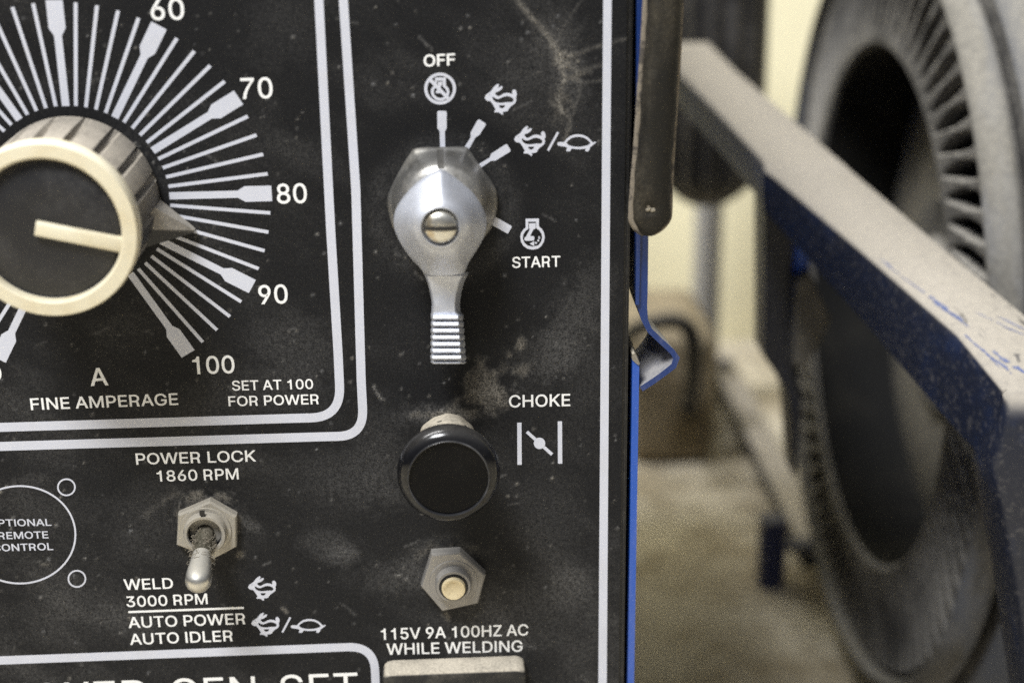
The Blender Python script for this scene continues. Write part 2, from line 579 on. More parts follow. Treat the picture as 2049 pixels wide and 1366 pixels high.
def strand(pts, width, s, t=0.8):
    global dust, tone
    pts = catmull(pts, 8, False)
    best = np.full(GX.shape, 1e9)
    for a, b in zip(pts[:-1], pts[1:]):
        d = b - a
        l = np.clip(((GX - a[0]) * d[0] + (GY - a[1]) * d[1]) / (d @ d + 1e-9), 0, 1)
        best = np.minimum(best, np.hypot(GX - a[0] - l * d[0], GY - a[1] - l * d[1]))
    k = np.exp(-(best / width) ** 2) * s * (0.3 + 1.1 * hi)
    dust = dust + k
    tone = tone + (t - tone) * np.clip(k * 4, 0, 1)


# round the engine switch the hand has wiped the sheet clean
dr = np.hypot(GX - 888, GY - 420)
an = np.degrees(np.arctan2(420 - GY, GX - 888))
wipe = sstep(-dr, -265, -175) * sstep(np.abs(an - 40), 170, 90)
dust *= 1 - 0.85 * wipe
dust += 0.11 * np.exp(-((dr - 132) / 22) ** 2) * hi * 1.5
# heavier places
for b in ((600, 700, 110, 80, .10, 20), (520, 780, 160, 60, .07, 0), (1150, 640, 60, 150, .13, 25), (1080, 720, 90, 60, .10, -20),
          (700, 960, 140, 60, .09, 10), (660, 1090, 70, 30, .13, 10), (690, 1110, 40, 22, .16, 0), (300, 1010, 110, 60, .07, -30),
          (450, 1045, 40, 20, .20, 30), (500, 1050, 30, 16, .22, 20), (800, 1150, 110, 40, .12, -8), (860, 1095, 60, 22, .12, -20),
          (1100, 1050, 90, 160, .05, 0), (930, 1240, 140, 30, .06, 0), (180, 1240, 200, 70, .06, 0), (100, 1010, 120, 60, .05, 10),
          (760, 900, 60, 130, .07, 0), (1000, 1290, 120, 60, .06, 0), (1130, 1180, 60, 50, .08, 0), (880, 830, 90, 26, .20, 0),
          (330, 470, 60, 40, .05, 0), (560, 60, 90, 90, .05, 0), (1120, 90, 60, 90, .10, 0), (1140, 170, 40, 60, .14, 0), (1040, 160, 60, 40, .05, 0),
          (60, 960, 50, 14, .07, -12)):
    blob(*b)
for b in ((967, 766, 40, 40, .42, 0), (985, 790, 30, 30, .30, 0), (935, 800, 46, 13, .30, -12), (1003, 740, 18, 18, .18, 0),
          (1043, 692, 12, 16, .55, 20), (1020, 712, 9, 8, .35, 0), (1042, 745, 24, 16, .42, -30), (1000, 800, 16, 22, .25, 0),
          (412, 1000, 52, 20, .62, 0), (360, 1035, 16, 26, .35, 0), (468, 1030, 18, 34, .30, 0), (480, 1110, 9, 9, .5, 0),
          (905, 1104, 62, 18, .25, 0), (900, 826, 70, 16, .45, 0), (895, 1232, 6, 12, .45, -20), (92, 1128, 14, 8, .25, 0),
          (1130, 120, 26, 20, .30, 0), (1120, 215, 22, 40, .18, 0), (1160, 150, 30, 8, .22, -15)):
    blob(*b, t=0.85, rough=1.0)
strand([(1010, -30), (1050, 20), (1095, 70), (1118, 110), (1128, 160)], 5, .42)
strand([(1020, -30), (1058, 30), (1100, 80), (1120, 130)], 10, .10)
strand([(1128, 160), (1118, 210), (1140, 240), (1128, 290)], 5, .30)
strand([(1100, 90), (1140, 110), (1190, 95), (1260, 75)], 4, .26)
strand([(1118, 120), (1150, 140), (1205, 130)], 4, .22)
strand([(1128, 150), (1165, 165), (1205, 160)], 3.5, .18)
strand([(1150, 130), (1160, 180), (1145, 230)], 4, .16)
strand([(1100, 200), (1125, 225), (1150, 210)], 4, .18)
strand([(1115, 90), (1125, 60), (1150, 20), (1180, -20)], 3, .14)
strand([(748, 772), (752, 782), (762, 796), (768, 799)], 2.4, .8, .5)
strand([(793, 1149), (803, 1151)], 2.6, .8, .5)
strand([(420, 548), (438, 570)], 2.0, .0, .5)
strand([(290, 1030), (330, 1000), (360, 985)], 7, .20)
strand([(565, 1216), (574, 1224)], 3.2, .6, .9)
strand([(830, 545), (848, 560)], 1.8, .5, .5)
for _ in range(34):
    x, y, a, l = random.uniform(0, 1240), random.uniform(0, 1366), random.uniform(-0.5, 0.9), random.uniform(8, 42)
    strand([(x, y), (x + l * .5 * math.cos(a), y + l * .5 * math.sin(a) + random.uniform(-2, 2)), (x + l * math.cos(a), y + l * math.sin(a))], 2.2, random.uniform(.12, .4), .4)
# loose specks
lin = (np.abs(GX) < 2000)
for _ in range(520):
    cx, cy = random.uniform(-40, 1240), random.uniform(-30, 1400)
    r, s = random.uniform(1.7, 3.2), random.choice((.2, .3, .45, .8))
    if 105 < math.hypot(cx - 888, cy - 420) < 240 and random.random() < .55:
        continue
    j0, j1 = np.searchsorted(xs, cx - 12), np.searchsorted(xs, cx + 12)
    i0, i1 = np.searchsorted(ys, cy - 12), np.searchsorted(ys, cy + 12)
    k = np.exp(-((GX[i0:i1, j0:j1] - cx) ** 2 + (GY[i0:i1, j0:j1] - cy) ** 2) / (r * r)) * s
    dust[i0:i1, j0:j1] += k
    tone[i0:i1, j0:j1] += (random.choice((0.1, .5, .9)) - tone[i0:i1, j0:j1]) * np.clip(k * 3, 0, 1)
dust = np.clip(dust * 0.72 - 0.004, 0, 0.9)

me = bpy.data.meshes.new('control_panel')
panel = bpy.data.objects.new('control_panel', me)
COL.objects.link(panel)
pv = np.array([P(x, y) for y in ys for x in xs])
nx, ny = len(xs), len(ys)
# square the sheet's right-hand edge and clamp it to the cabinet front
pv[:, 1] = np.clip(pv[:, 1], VB, VT)
pv[:, 0] = np.clip(pv[:, 0], UL, UR)
pv[nx - 1::nx, 0] = UR
idx = np.arange(nx * ny).reshape(ny, nx)
faces = np.stack([idx[1:, :-1], idx[1:, 1:], idx[:-1, 1:], idx[:-1, :-1]], -1).reshape(-1, 4)
org = np.array([0, -0.15, 0.0])
me.from_pydata([(p[0], 0.0, p[1] + 0.15) for p in pv], [], faces.tolist())
for nm, arr in (('dust', dust), ('tone', tone)):
    a = me.attributes.new(nm, 'FLOAT', 'POINT')
    a.data.foreach_set('value', np.ascontiguousarray(arr.reshape(-1), dtype=np.float32))
me.materials.append(MAT['panel'])
place(panel, org, gen)

# -- the folded edge of the panel and the dark gap beside it
mb = MB()
mb.box((UR + 0.0001, VB, -0.42), (U_EDGE, VT, -0.0008))
mb.box((UR + 0.0007, VB, -0.0007), (UR + 0.0010, VT, -0.0003))
build(mb, 'panel_edge', MAT['edge'], gen, smooth=0)


# -- printing
def flat(name, loops, mat, parent=panel, w=0.00006, to=None):
    """closed outlines (pixels of the photograph unless to is given) filled flat on the panel, inner loops are holes"""
    loops = [[(P(*p) if to is None else to(p)) for p in lp] for lp in loops]
    vv, ff = fill2d([[(p[0] * 100, p[1] * 100) for p in lp] for lp in loops])
    vv = [(x / 100, y / 100, w) for x, y in vv]
    mb = MB()
    mb.add(vv, ff)
    return build(mb, name, mat, parent, smooth=0)


def stroke(pts, wid, closed=False):
    """outline of a line of width wid (pixels)"""
    pts = [np.asarray(p, float) for p in pts]
    n = len(pts)
    L, R = [], []
    for i in range(n):
        a = pts[(i - 1) % n] if closed or i > 0 else pts[0]
        c = pts[(i + 1) % n] if closed or i < n - 1 else pts[-1]
        t = (c - a) / (np.linalg.norm(c - a) + 1e-9)
        q = np.array([-t[1], t[0]]) * wid / 2
        L.append(pts[i] + q)
        R.append(pts[i] - q)
    return [L, R] if closed else [L + R[::-1]]


def circle(cx, cy, r, n=48):
    return [(cx + r * math.cos(2 * math.pi * i / n), cy + r * math.sin(2 * math.pi * i / n)) for i in range(n)]


GLYPHS = {
    '0': (453, [[[227,-7],[191,-3],[158,7],[130,24],[105,48],[85,77],[69,113],[57,155],[50,202],[48,254],[50,306],[57,353],[69,395],[85,431],[106,461],[130,484],[159,502],[191,512],[227,516],[262,512],[295,502],[323,484],[348,461],[368,431],[384,395],[396,353],[403,306],[405,254],[403,202],[396,155],[384,113],[368,77],[348,48],[323,24],[295,7],[263,-3]],[[227,50],[250,52],[271,60],[290,74],[306,92],[320,116],[330,144],[338,176],[342,213],[344,254],[342,295],[338,332],[330,365],[320,393],[306,416],[290,435],[271,449],[250,457],[227,460],[203,457],[182,449],[163,435],[147,416],[134,393],[123,365],[115,332],[111,295],[109,254],[111,213],[115,176],[123,144],[134,116],[147,92],[163,74],[182,60],[203,52]]]),
    '1': (440, [[[280,509],[280,0],[214,0],[214,360],[92,360],[92,408],[150,416],[192,444],[216,482],[224,509]]]),
    '2': (453, [[[64,0],[64,47],[234,229],[282,282],[294,298],[303,312],[311,327],[316,341],[319,356],[320,371],[319,389],[315,405],[308,419],[298,431],[287,441],[273,449],[258,455],[241,458],[224,460],[205,458],[188,454],[172,447],[159,438],[148,427],[139,413],[132,398],[128,381],[127,362],[66,362],[68,391],[75,418],[86,442],[102,464],[121,482],[143,496],[168,507],[196,513],[225,516],[254,513],[281,507],[306,497],[328,482],[346,465],[361,445],[372,423],[379,398],[381,372],[380,354],[377,336],[371,318],[363,299],[351,280],[336,259],[267,180],[153,60],[153,57],[389,57],[389,0]]]),
    '3': (453, [[[218,-7],[188,-5],[159,1],[133,10],[108,22],[88,38],[70,57],[57,79],[48,104],[44,132],[109,132],[112,115],[118,100],[126,87],[137,76],[150,66],[165,59],[182,54],[200,51],[219,50],[239,51],[258,55],[275,61],[291,69],[304,80],[315,93],[323,108],[328,125],[329,145],[328,163],[323,180],[316,196],[306,211],[292,223],[275,234],[254,241],[229,246],[201,248],[157,248],[157,299],[288,448],[288,452],[70,452],[70,509],[372,509],[372,461],[211,278],[211,289],[247,290],[279,286],[308,276],[333,262],[354,244],[371,222],[383,198],[391,173],[393,145],[390,116],[383,90],[370,66],[354,45],[333,27],[309,12],[281,2],[251,-5]]]),
    '4': (453, [[[40,105],[40,158],[247,509],[343,509],[343,163],[413,163],[413,105],[343,105],[343,0],[282,0],[282,105]],[[109,163],[282,163],[282,450]]]),
    '5': (453, [[[221,-7],[192,-5],[165,1],[140,11],[118,25],[99,41],[83,60],[71,82],[63,105],[60,130],[122,130],[125,115],[130,102],[138,89],[148,78],[160,68],[173,60],[188,54],[204,51],[221,50],[241,51],[259,56],[276,64],[291,75],[304,89],[314,104],[322,122],[326,141],[328,162],[326,183],[321,203],[314,221],[303,237],[290,251],[275,262],[257,270],[238,275],[218,277],[201,276],[184,273],[167,268],[152,262],[139,255],[128,246],[67,253],[96,509],[366,509],[366,452],[151,452],[134,301],[136,301],[148,311],[162,318],[178,325],[194,330],[212,333],[229,334],[252,332],[274,328],[294,321],[313,311],[330,299],[345,285],[358,269],[370,251],[379,231],[386,210],[390,187],[391,163],[388,132],[381,102],[369,76],[352,52],[332,32],[309,15],[282,3],[253,-4]]]),
    '6': (453, [[[226,-7],[196,-4],[168,3],[142,15],[119,31],[100,51],[84,74],[73,101],[66,130],[64,162],[65,187],[71,212],[80,239],[93,268],[112,302],[137,340],[252,509],[322,509],[151,261],[145,261],[151,270],[157,279],[165,288],[174,295],[184,302],[196,307],[208,311],[221,313],[235,314],[265,312],[291,305],[316,295],[337,280],[355,262],[370,240],[380,215],[387,187],[389,157],[387,127],[379,98],[368,73],[352,50],[333,30],[310,14],[284,3],[257,-4]],[[226,48],[245,50],[263,55],[279,63],[293,73],[304,86],[314,101],[322,119],[326,137],[327,157],[326,178],[322,196],[314,213],[304,228],[293,241],[279,251],[263,259],[245,264],[226,265],[207,264],[190,259],[174,252],[160,241],[148,229],[138,214],[131,197],[126,179],[125,158],[126,138],[131,119],[138,102],[148,86],[160,73],[174,63],[190,55],[207,50]]]),
    '7': (453, [[[97,0],[128,130],[190,260],[300,400],[322,450],[62,450],[62,509],[391,509],[391,455],[300,340],[220,200],[180,90],[166,0]]]),
    '8': (453, [[[226,-7],[193,-5],[163,1],[136,11],[111,25],[91,42],[74,62],[62,84],[54,109],[52,135],[53,156],[58,176],[65,195],[75,212],[87,228],[101,241],[117,252],[134,260],[153,265],[153,267],[129,276],[109,289],[93,308],[80,330],[73,354],[70,380],[73,405],[79,429],[90,450],[106,469],[124,485],[146,498],[170,508],[197,514],[226,516],[255,514],[282,508],[306,498],[328,485],[346,469],[361,450],[373,429],[379,405],[382,380],[379,354],[372,330],[359,308],[343,289],[323,276],[300,267],[300,265],[319,260],[335,252],[351,241],[365,228],[377,212],[387,195],[395,176],[399,156],[401,135],[398,109],[391,84],[378,62],[362,42],[341,25],[317,11],[289,1],[259,-5]],[[226,49],[248,50],[267,54],[285,60],[300,69],[313,79],[323,91],[331,106],[335,121],[337,139],[335,157],[330,173],[322,189],[312,202],[298,213],[283,223],[265,230],[247,234],[226,235],[206,234],[187,230],[169,223],[154,213],[140,202],[130,189],[122,173],[117,157],[115,139],[117,121],[121,106],[129,91],[139,79],[152,69],[167,60],[185,54],[205,50]],[[226,290],[244,291],[260,294],[274,300],[287,308],[298,318],[307,330],[314,344],[318,359],[319,376],[318,392],[314,407],[308,420],[299,432],[288,442],[275,449],[260,455],[244,459],[226,460],[208,459],[192,455],[177,449],[164,442],[153,432],[145,420],[138,407],[134,392],[133,376],[134,359],[138,344],[145,330],[154,318],[165,308],[178,300],[193,294],[209,291]]]),
    '9': (453, [[[226,516],[256,513],[285,506],[310,494],[333,478],[352,458],[368,434],[380,408],[387,378],[389,347],[387,322],[382,296],[373,270],[359,240],[340,207],[315,168],[200,0],[130,0],[301,248],[307,248],[302,238],[295,229],[287,221],[278,214],[268,207],[257,202],[245,198],[232,195],[218,195],[188,197],[161,203],[137,214],[116,229],[98,247],[83,269],[72,294],[66,321],[64,352],[66,382],[73,411],[85,436],[101,459],[120,479],[143,494],[168,506],[196,513]],[[226,460],[207,459],[190,454],[174,446],[160,435],[148,423],[138,407],[131,390],[127,372],[125,352],[127,331],[131,313],[138,295],[148,280],[160,268],[174,257],[190,250],[207,245],[226,243],[245,245],[263,249],[279,257],[293,267],[305,280],[314,295],[322,312],[326,330],[327,350],[326,371],[322,390],[314,407],[305,422],[293,435],[279,446],[263,454],[245,459]]]),
    'A': (480, [[[16,0],[201,509],[278,509],[463,0],[392,0],[342,142],[137,142],[87,0]],[[157,199],[322,199],[240,437]]]),
    'C': (510, [[[267,-7],[225,-3],[186,7],[150,25],[119,49],[92,79],[70,115],[53,157],[44,203],[40,254],[44,305],[53,352],[70,393],[92,429],[119,459],[150,484],[186,501],[225,512],[267,516],[293,514],[317,511],[340,504],[362,496],[383,485],[402,471],[419,456],[435,438],[448,418],[459,397],[467,373],[473,348],[408,348],[404,365],[397,380],[389,395],[380,407],[369,418],[357,428],[344,437],[330,444],[315,449],[300,453],[284,455],[267,456],[237,453],[209,445],[184,432],[161,414],[141,391],[125,364],[113,332],[106,295],[103,254],[106,213],[113,177],[125,145],[141,117],[161,94],[184,76],[210,63],[237,56],[267,53],[284,54],[300,56],[315,60],[330,65],[344,72],[357,81],[369,90],[380,102],[389,114],[397,128],[404,144],[408,160],[473,160],[467,135],[459,112],[448,91],[435,71],[420,53],[402,38],[383,24],[363,13],[341,5],[317,-2],[293,-6]]]),
    'D': (502, [[[60,0],[60,509],[225,509],[273,505],[315,495],[353,478],[385,455],[412,426],[433,391],[449,351],[458,306],[462,255],[458,205],[449,159],[433,119],[411,83],[384,54],[351,31],[312,14],[268,3],[219,0]],[[125,57],[215,57],[254,60],[288,68],[318,81],[343,99],[363,122],[379,149],[390,181],[397,216],[399,255],[397,294],[390,329],[379,361],[364,388],[344,410],[320,428],[291,441],[258,449],[221,452],[125,452]]]),
    'E': (419, [[[60,0],[60,509],[372,509],[372,452],[125,452],[125,286],[355,286],[355,229],[125,229],[125,57],[375,57],[375,0]]]),
    'F': (410, [[[60,0],[60,509],[369,509],[369,452],[125,452],[125,278],[346,278],[346,221],[125,221],[125,0]]]),
    'G': (520, [[[269,-7],[225,-3],[185,7],[149,25],[118,49],[91,79],[69,116],[53,157],[43,203],[40,254],[43,305],[53,352],[69,393],[91,429],[117,459],[149,484],[184,501],[223,512],[265,516],[291,514],[316,510],[340,504],[363,494],[384,483],[403,469],[421,453],[436,436],[449,416],[460,395],[468,373],[474,349],[408,349],[402,365],[395,379],[387,393],[378,406],[368,417],[356,427],[344,436],[330,443],[315,448],[300,453],[283,455],[265,456],[236,453],[209,445],[183,432],[160,414],[141,392],[125,364],[113,332],[106,295],[103,254],[106,213],[113,177],[125,145],[141,117],[161,95],[184,76],[210,63],[238,56],[269,53],[296,55],[322,61],[345,71],[365,85],[382,102],[396,123],[407,147],[413,173],[412,199],[283,199],[283,256],[478,256],[478,200],[475,160],[466,124],[451,91],[431,62],[406,38],[377,19],[344,5],[308,-4]]]),
    'H': (517, [[[60,0],[60,509],[125,509],[125,289],[392,289],[392,509],[457,509],[457,0],[392,0],[392,232],[125,232],[125,0]]]),
    'I': (186, [[[60,0],[60,509],[126,509],[126,0]]]),
    'K': (467, [[[60,0],[60,509],[126,509],[126,262],[364,509],[448,509],[238,292],[449,0],[371,0],[190,244],[126,178],[126,0]]]),
    'L': (393, [[[60,0],[60,509],[125,509],[125,57],[361,57],[361,0]]]),
    'M': (628, [[[60,0],[60,509],[152,509],[314,84],[476,509],[568,509],[568,0],[505,0],[505,430],[342,0],[286,0],[123,430],[123,0]]]),
    'N': (523, [[[60,0],[60,509],[136,509],[399,96],[399,509],[463,509],[463,0],[388,0],[125,413],[125,0]]]),
    'O': (533, [[[267,-7],[225,-3],[186,7],[150,25],[119,49],[92,79],[70,115],[53,157],[44,203],[40,254],[44,305],[53,352],[70,393],[92,429],[119,459],[150,484],[186,501],[225,512],[267,516],[309,512],[348,501],[384,484],[415,459],[442,429],[464,393],[480,352],[490,305],[493,254],[490,203],[480,157],[464,115],[442,79],[415,49],[384,25],[348,7],[309,-3]],[[267,53],[296,55],[324,63],[349,76],[372,94],[392,116],[408,144],[420,176],[428,213],[430,254],[428,295],[420,332],[408,365],[392,392],[372,415],[349,433],[324,446],[296,453],[267,456],[237,453],[210,445],[184,433],[161,415],[142,392],[125,364],[113,332],[106,295],[103,254],[106,213],[113,176],[125,144],[142,117],[161,94],[184,76],[210,63],[237,55]]]),
    'P': (445, [[[60,0],[60,509],[235,509],[272,506],[305,499],[332,487],[356,471],[375,452],[390,430],[400,404],[407,377],[409,348],[407,318],[400,291],[390,265],[375,243],[356,223],[332,207],[305,195],[272,188],[235,186],[125,186],[125,0]],[[125,242],[233,242],[257,244],[279,248],[297,256],[312,266],[324,279],[333,294],[339,310],[343,328],[344,348],[343,367],[339,385],[333,402],[324,416],[312,428],[297,439],[279,446],[257,451],[232,452],[125,452]]]),
    'R': (478, [[[60,0],[60,509],[235,509],[272,506],[305,499],[332,487],[356,471],[375,452],[390,430],[400,404],[407,377],[409,348],[407,318],[400,291],[390,265],[375,243],[356,223],[332,207],[305,195],[272,188],[235,186],[125,186],[125,0]],[[125,242],[233,242],[257,244],[279,248],[297,256],[312,266],[324,279],[333,294],[339,310],[343,328],[344,348],[343,367],[339,385],[333,402],[324,416],[312,428],[297,439],[279,446],[257,451],[232,452],[125,452]]]),
    'S': (447, [[[224,-9],[188,-7],[156,-1],[128,9],[102,23],[81,40],[64,60],[51,83],[42,109],[38,137],[104,137],[108,118],[114,102],[123,88],[136,76],[150,66],[166,59],[185,53],[204,50],[224,49],[246,50],[267,54],[286,60],[303,69],[317,79],[329,92],[338,106],[344,122],[346,139],[344,154],[340,168],[332,179],[322,189],[310,197],[296,205],[245,222],[184,239],[145,253],[112,269],[86,289],[67,313],[56,341],[52,372],[54,400],[62,425],[75,448],[92,468],[113,484],[138,498],[165,508],[195,514],[227,516],[259,514],[289,508],[316,498],[340,484],[360,468],[377,449],[390,427],[398,403],[401,378],[337,378],[332,402],[320,421],[302,437],[280,449],[254,456],[225,459],[204,457],[185,454],[167,448],[152,440],[139,430],[129,418],[121,405],[117,391],[115,376],[117,359],[122,345],[131,334],[142,324],[155,315],[169,308],[212,293],[264,279],[312,264],[328,256],[344,248],[359,238],[372,226],[384,213],[395,198],[402,180],[407,161],[408,139],[406,112],[399,87],[386,64],[370,43],[349,25],[323,11],[294,0],[261,-7]]]),
    'T': (449, [[[32,452],[32,509],[417,509],[417,452],[257,452],[257,0],[193,0],[193,452]]]),
    'U': (517, [[[259,-8],[220,-6],[186,2],[154,15],[126,33],[103,55],[85,80],[71,108],[63,140],[60,173],[60,509],[124,509],[124,178],[126,155],[132,133],[141,113],[153,95],[169,80],[187,68],[208,59],[232,53],[259,52],[285,53],[309,59],[331,68],[349,80],[364,95],[377,113],[385,133],[391,155],[393,178],[393,509],[457,509],[457,173],[454,140],[446,108],[433,80],[414,55],[391,33],[363,15],[332,2],[297,-6]]]),
    'V': (480, [[[204,0],[16,509],[85,509],[240,75],[395,509],[463,509],[278,0]]]),
    'W': (686, [[[155,0],[16,509],[84,509],[193,85],[306,509],[380,509],[493,85],[603,509],[670,509],[530,0],[455,0],[343,418],[230,0]]]),
    'Z': (438, [[[42,0],[42,48],[312,452],[52,452],[52,509],[397,509],[397,462],[127,57],[399,57],[399,0]]]),
    'B': (456, [[[60,0],[60,509],[241,509],[274,507],[304,501],[329,491],[350,477],[367,461],[381,442],[390,421],[396,398],[398,374],[397,353],[393,336],[387,320],[378,307],[368,295],[356,286],[343,278],[329,272],[315,267],[315,262],[331,260],[347,254],[363,245],[378,234],[391,220],[402,203],[411,184],[416,161],[418,136],[416,111],[410,88],[400,67],[386,48],[368,31],[344,18],[317,8],[284,2],[247,0]],[[125,57],[245,57],[281,60],[309,67],[330,80],[344,96],[353,115],[355,137],[354,153],[350,169],[342,184],[333,197],[320,209],[306,218],[289,225],[269,229],[248,231],[125,231]],[[125,285],[238,285],[256,287],[273,290],[288,296],[302,304],[314,314],[323,326],[330,340],[335,355],[336,372],[333,393],[326,412],[313,429],[294,442],[270,449],[240,452],[125,452]]]),
}

R_LEG = [[236,236],[300,232],[350,205],[376,165],[384,110],[388,50],[408,12],[408,0],[334,0],[324,24],[320,90],[312,150],[290,180],[240,192]]


def fill2d(loops, off=0.0):
    cu = bpy.data.curves.new('outline', 'CURVE')
    cu.dimensions = '2D'
    cu.fill_mode = 'BOTH'
    cu.offset = off
    for q in loops:
        sp = cu.splines.new('POLY')
        sp.points.add(len(q) - 1)
        for i, p in enumerate(q):
            sp.points[i].co = (p[0], p[1], 0, 1)
        sp.use_cyclic_u = True
    tmp = bpy.data.objects.new('outline', cu)
    COL.objects.link(tmp)
    dg = bpy.context.evaluated_depsgraph_get()
    m = bpy.data.meshes.new_from_object(tmp.evaluated_get(dg))
    bpy.data.objects.remove(tmp)
    bpy.data.curves.remove(cu)
    vv = [(v.co.x, v.co.y) for v in m.vertices]
    ff = [tuple(p.vertices) for p in m.polygons]
    bpy.data.meshes.remove(m)
    return vv, ff


def text(s, x0, y0, x1, y1, cap, mat='white', bold=0.009, track=0.0):
    """lettering fitted between two points of its baseline"""
    loops, legs, x = [], [], 0.0
    for ch in s:
        if ch == ' ':
            x += .175 + track
            continue
        adv, ls = GLYPHS[ch]
        loops += [[(x + p[0] / 1000, p[1] / 1000) for p in l] for l in ls]
        if ch == 'R':
            legs.append([(x + p[0] / 1000, p[1] / 1000) for p in R_LEG])
        x += adv / 1000 + track
    xs_ = [p[0] for l in loops + legs for p in l]
    a, b = min(xs_) - bold, max(xs_) + bold
    O, E = P(x0, y0)[:2], P(x1, y1)[:2]
    hgt = P((x0 + x1) / 2, (y0 + y1) / 2 - cap)[1] - (O[1] + E[1]) / 2
    mb = MB()
    for lps, w in ((loops, .00006), (legs, .00009)):
        if lps:
            vv, ff = fill2d(lps, bold)
            out = []
            for p in vv:
                q = O + (E - O) * (p[0] - a) / (b - a)
                out.append((q[0], q[1] + (p[1] + bold) / (.509 + 2 * bold) * hgt, w))
            mb.add(out, ff)
    return build(mb, 'lettering', MAT[mat], panel, smooth=0)


for t in (("60", 303, 41, 370, 39.5, 43), ("70", 483.5, 198.5, 546.6, 196.5, 42), ("80", 555, 407.5, 615, 406, 39.5), ("90", 518.6, 608.5, 576.7, 606.5, 38),
          ("100", 387, 748.5, 470.5, 746, 35.5), ("A", 182, 772, 217, 770, 35.5), ("FINE AMPERAGE", 62.5, 820, 357, 809.5, 23.5),
          ("SET AT 100", 465, 781, 627, 777.5, 19.8), ("FOR POWER", 457.8, 812.4, 638, 808, 20), ("POWER LOCK", 273, 929, 512.5, 922.5, 22.5),
          ("1860 RPM", 315, 963, 478, 958, 22), ("WELD", 249, 1179.5, 347, 1176.5, 21.5), ("3000 RPM", 254, 1213.6, 416, 1207.5, 21.3),
          ("AUTO POWER", 258, 1255.5, 491, 1247.5, 22), ("AUTO IDLER", 261, 1289, 466, 1281.6, 22), ("START", 1025, 536, 1121, 533.5, 22),
          ("CHOKE", 1018.5, 814.8, 1141, 811.8, 24.5), ("115V 9A 100HZ AC", 763, 1279, 1057, 1270, 22.5), ("WHILE WELDING", 774, 1309, 1045.7, 1302.5, 22.5)):
    text(*t)
text("OFF", 848, 134, 911, 131, 24, bold=0.017)
text("0", -30, 765, 5, 763, 36)
text("OPTIONAL", -23, 1052.5, 103.5, 1051, 14, 'ink', 0.012)
text("REMOTE", -3, 1078, 97.4, 1076, 14.3, 'ink', 0.012)
text("CONTROL", -14, 1102.5, 107, 1099.5, 14.3, 'ink', 0.012)
text("SET", 563, 1408, 718, 1402, 58, bold=0.0)
text("GEN", 345, 1415, 514, 1409.5, 58, bold=0.0)
text("POWER", -28, 1428, 296, 1416.5, 58, bold=0.0)


def bez(a, c, b, n=12):
    a, c, b = map(np.array, (a, c, b))
    return [(1 - t) ** 2 * a + 2 * t * (1 - t) * c + t * t * b for t in np.linspace(0, 1, n)]


def line_pts(*seg):
    return [np.array(p, float) for p in seg]


flat('border_line', stroke(line_pts((635, -60), (638, 0), (662, 466), (676.5, 707)) + bez((679.5, 772), (682.5, 834), (622, 835.4)) + line_pts((581, 836.5), (0, 854.4), (-900, 880.5)), 18), MAT['ink'])
flat('border_line', stroke(line_pts((683.5, -60), (687, 0), (712, 380), (722.7, 760)) + bez((725.6, 818), (728, 871.5), (676, 872.4)) + line_pts((650, 873), (0, 892.5), (-900, 918.5)), 18), MAT['ink'])
flat('border_line', stroke(line_pts((-900, 1354), (0, 1320.2), (649, 1295.3)) + bez((696, 1293.6), (749, 1291.5), (750.5, 1342)) + line_pts((751.5, 1366), (753, 1420)), 16.5), MAT['ink'])
flat('border_line', stroke(line_pts((1216.5, -60), (1215.4, 0), (1213, 300), (1210, 745), (1205.6, 1366), (1205.2, 1420)), 16.8), MAT['ink'])
flat('divider_line', stroke(line_pts((257, 1223.5), (488, 1215)), 4.2), MAT['white'])
for cx, cy, r, wd in ((40, 1069, 111, 3.6), (133, 974, 17, 3.2), (154, 1157, 17, 3.2)):
    ry_ = r * (0.877 if r > 50 else 0.95)
    pts = [(cx + r * math.cos(a), cy + ry_ * math.sin(a)) for a in np.linspace(0, 2 * math.pi, 80, endpoint=False)]
    flat('printed_circle', stroke(pts, wd, True), MAT['ink'])

# the dial's scale
CU, CV = -0.08633729, -0.08877575
RO, RI = 0.0459, 0.02183
loops = []
for k in range(0, 101, 2):
    th = math.radians((80 - k) * 3.0)
    d, q = np.array([math.cos(th), math.sin(th)]), np.array([-math.sin(th), math.cos(th)])
    c = np.array([CU, CV])
    if k % 10 == 0:
        prof = [(RI, .00088), (RO - .0080, .00088), (RO - .0063, .0019), (RO, .0019)]
    else:
        prof = [(RI + .0001, .00043), (RO - .0004, .00043)]
    loops.append([c + d * r + q * hw for r, hw in prof] + [c + d * r - q * hw for r, hw in prof[::-1]])
flat('dial_scale', loops, MAT['ink'], to=lambda p: p)

# symbols
RAB = [(78, 370), (100, 320), (150, 285), (180, 262), (228, 192), (262, 162), (292, 145), (312, 158), (303, 185), (285, 213), (312, 200), (345, 182), (370, 188), (365, 210), (345, 238), (300, 268),
       (252, 285), (246, 302), (268, 330), (296, 346), (340, 330), (380, 302), (430, 289), (490, 297), (527, 312), (519, 262), (542, 233), (574, 243), (590, 275), (597, 310), (590, 340), (580, 360), (588, 400), (578, 442),
       (545, 475), (500, 507), (468, 545), (450, 580), (415, 592), (366, 596), (378, 632), (360, 645), (310, 605), (272, 602), (238, 603), (233, 580), (256, 560), (235, 520), (200, 462), (168, 422), (130, 422), (92, 397)]
RH1 = [(203, 352), (225, 358), (260, 384), (305, 388), (355, 366), (400, 346), (450, 342), (505, 358), (545, 388), (542, 422), (512, 440), (430, 440), (370, 450), (300, 450), (245, 432), (212, 398)]
RH2 = [(308, 490), (408, 488), (397, 520), (360, 541), (322, 530)]


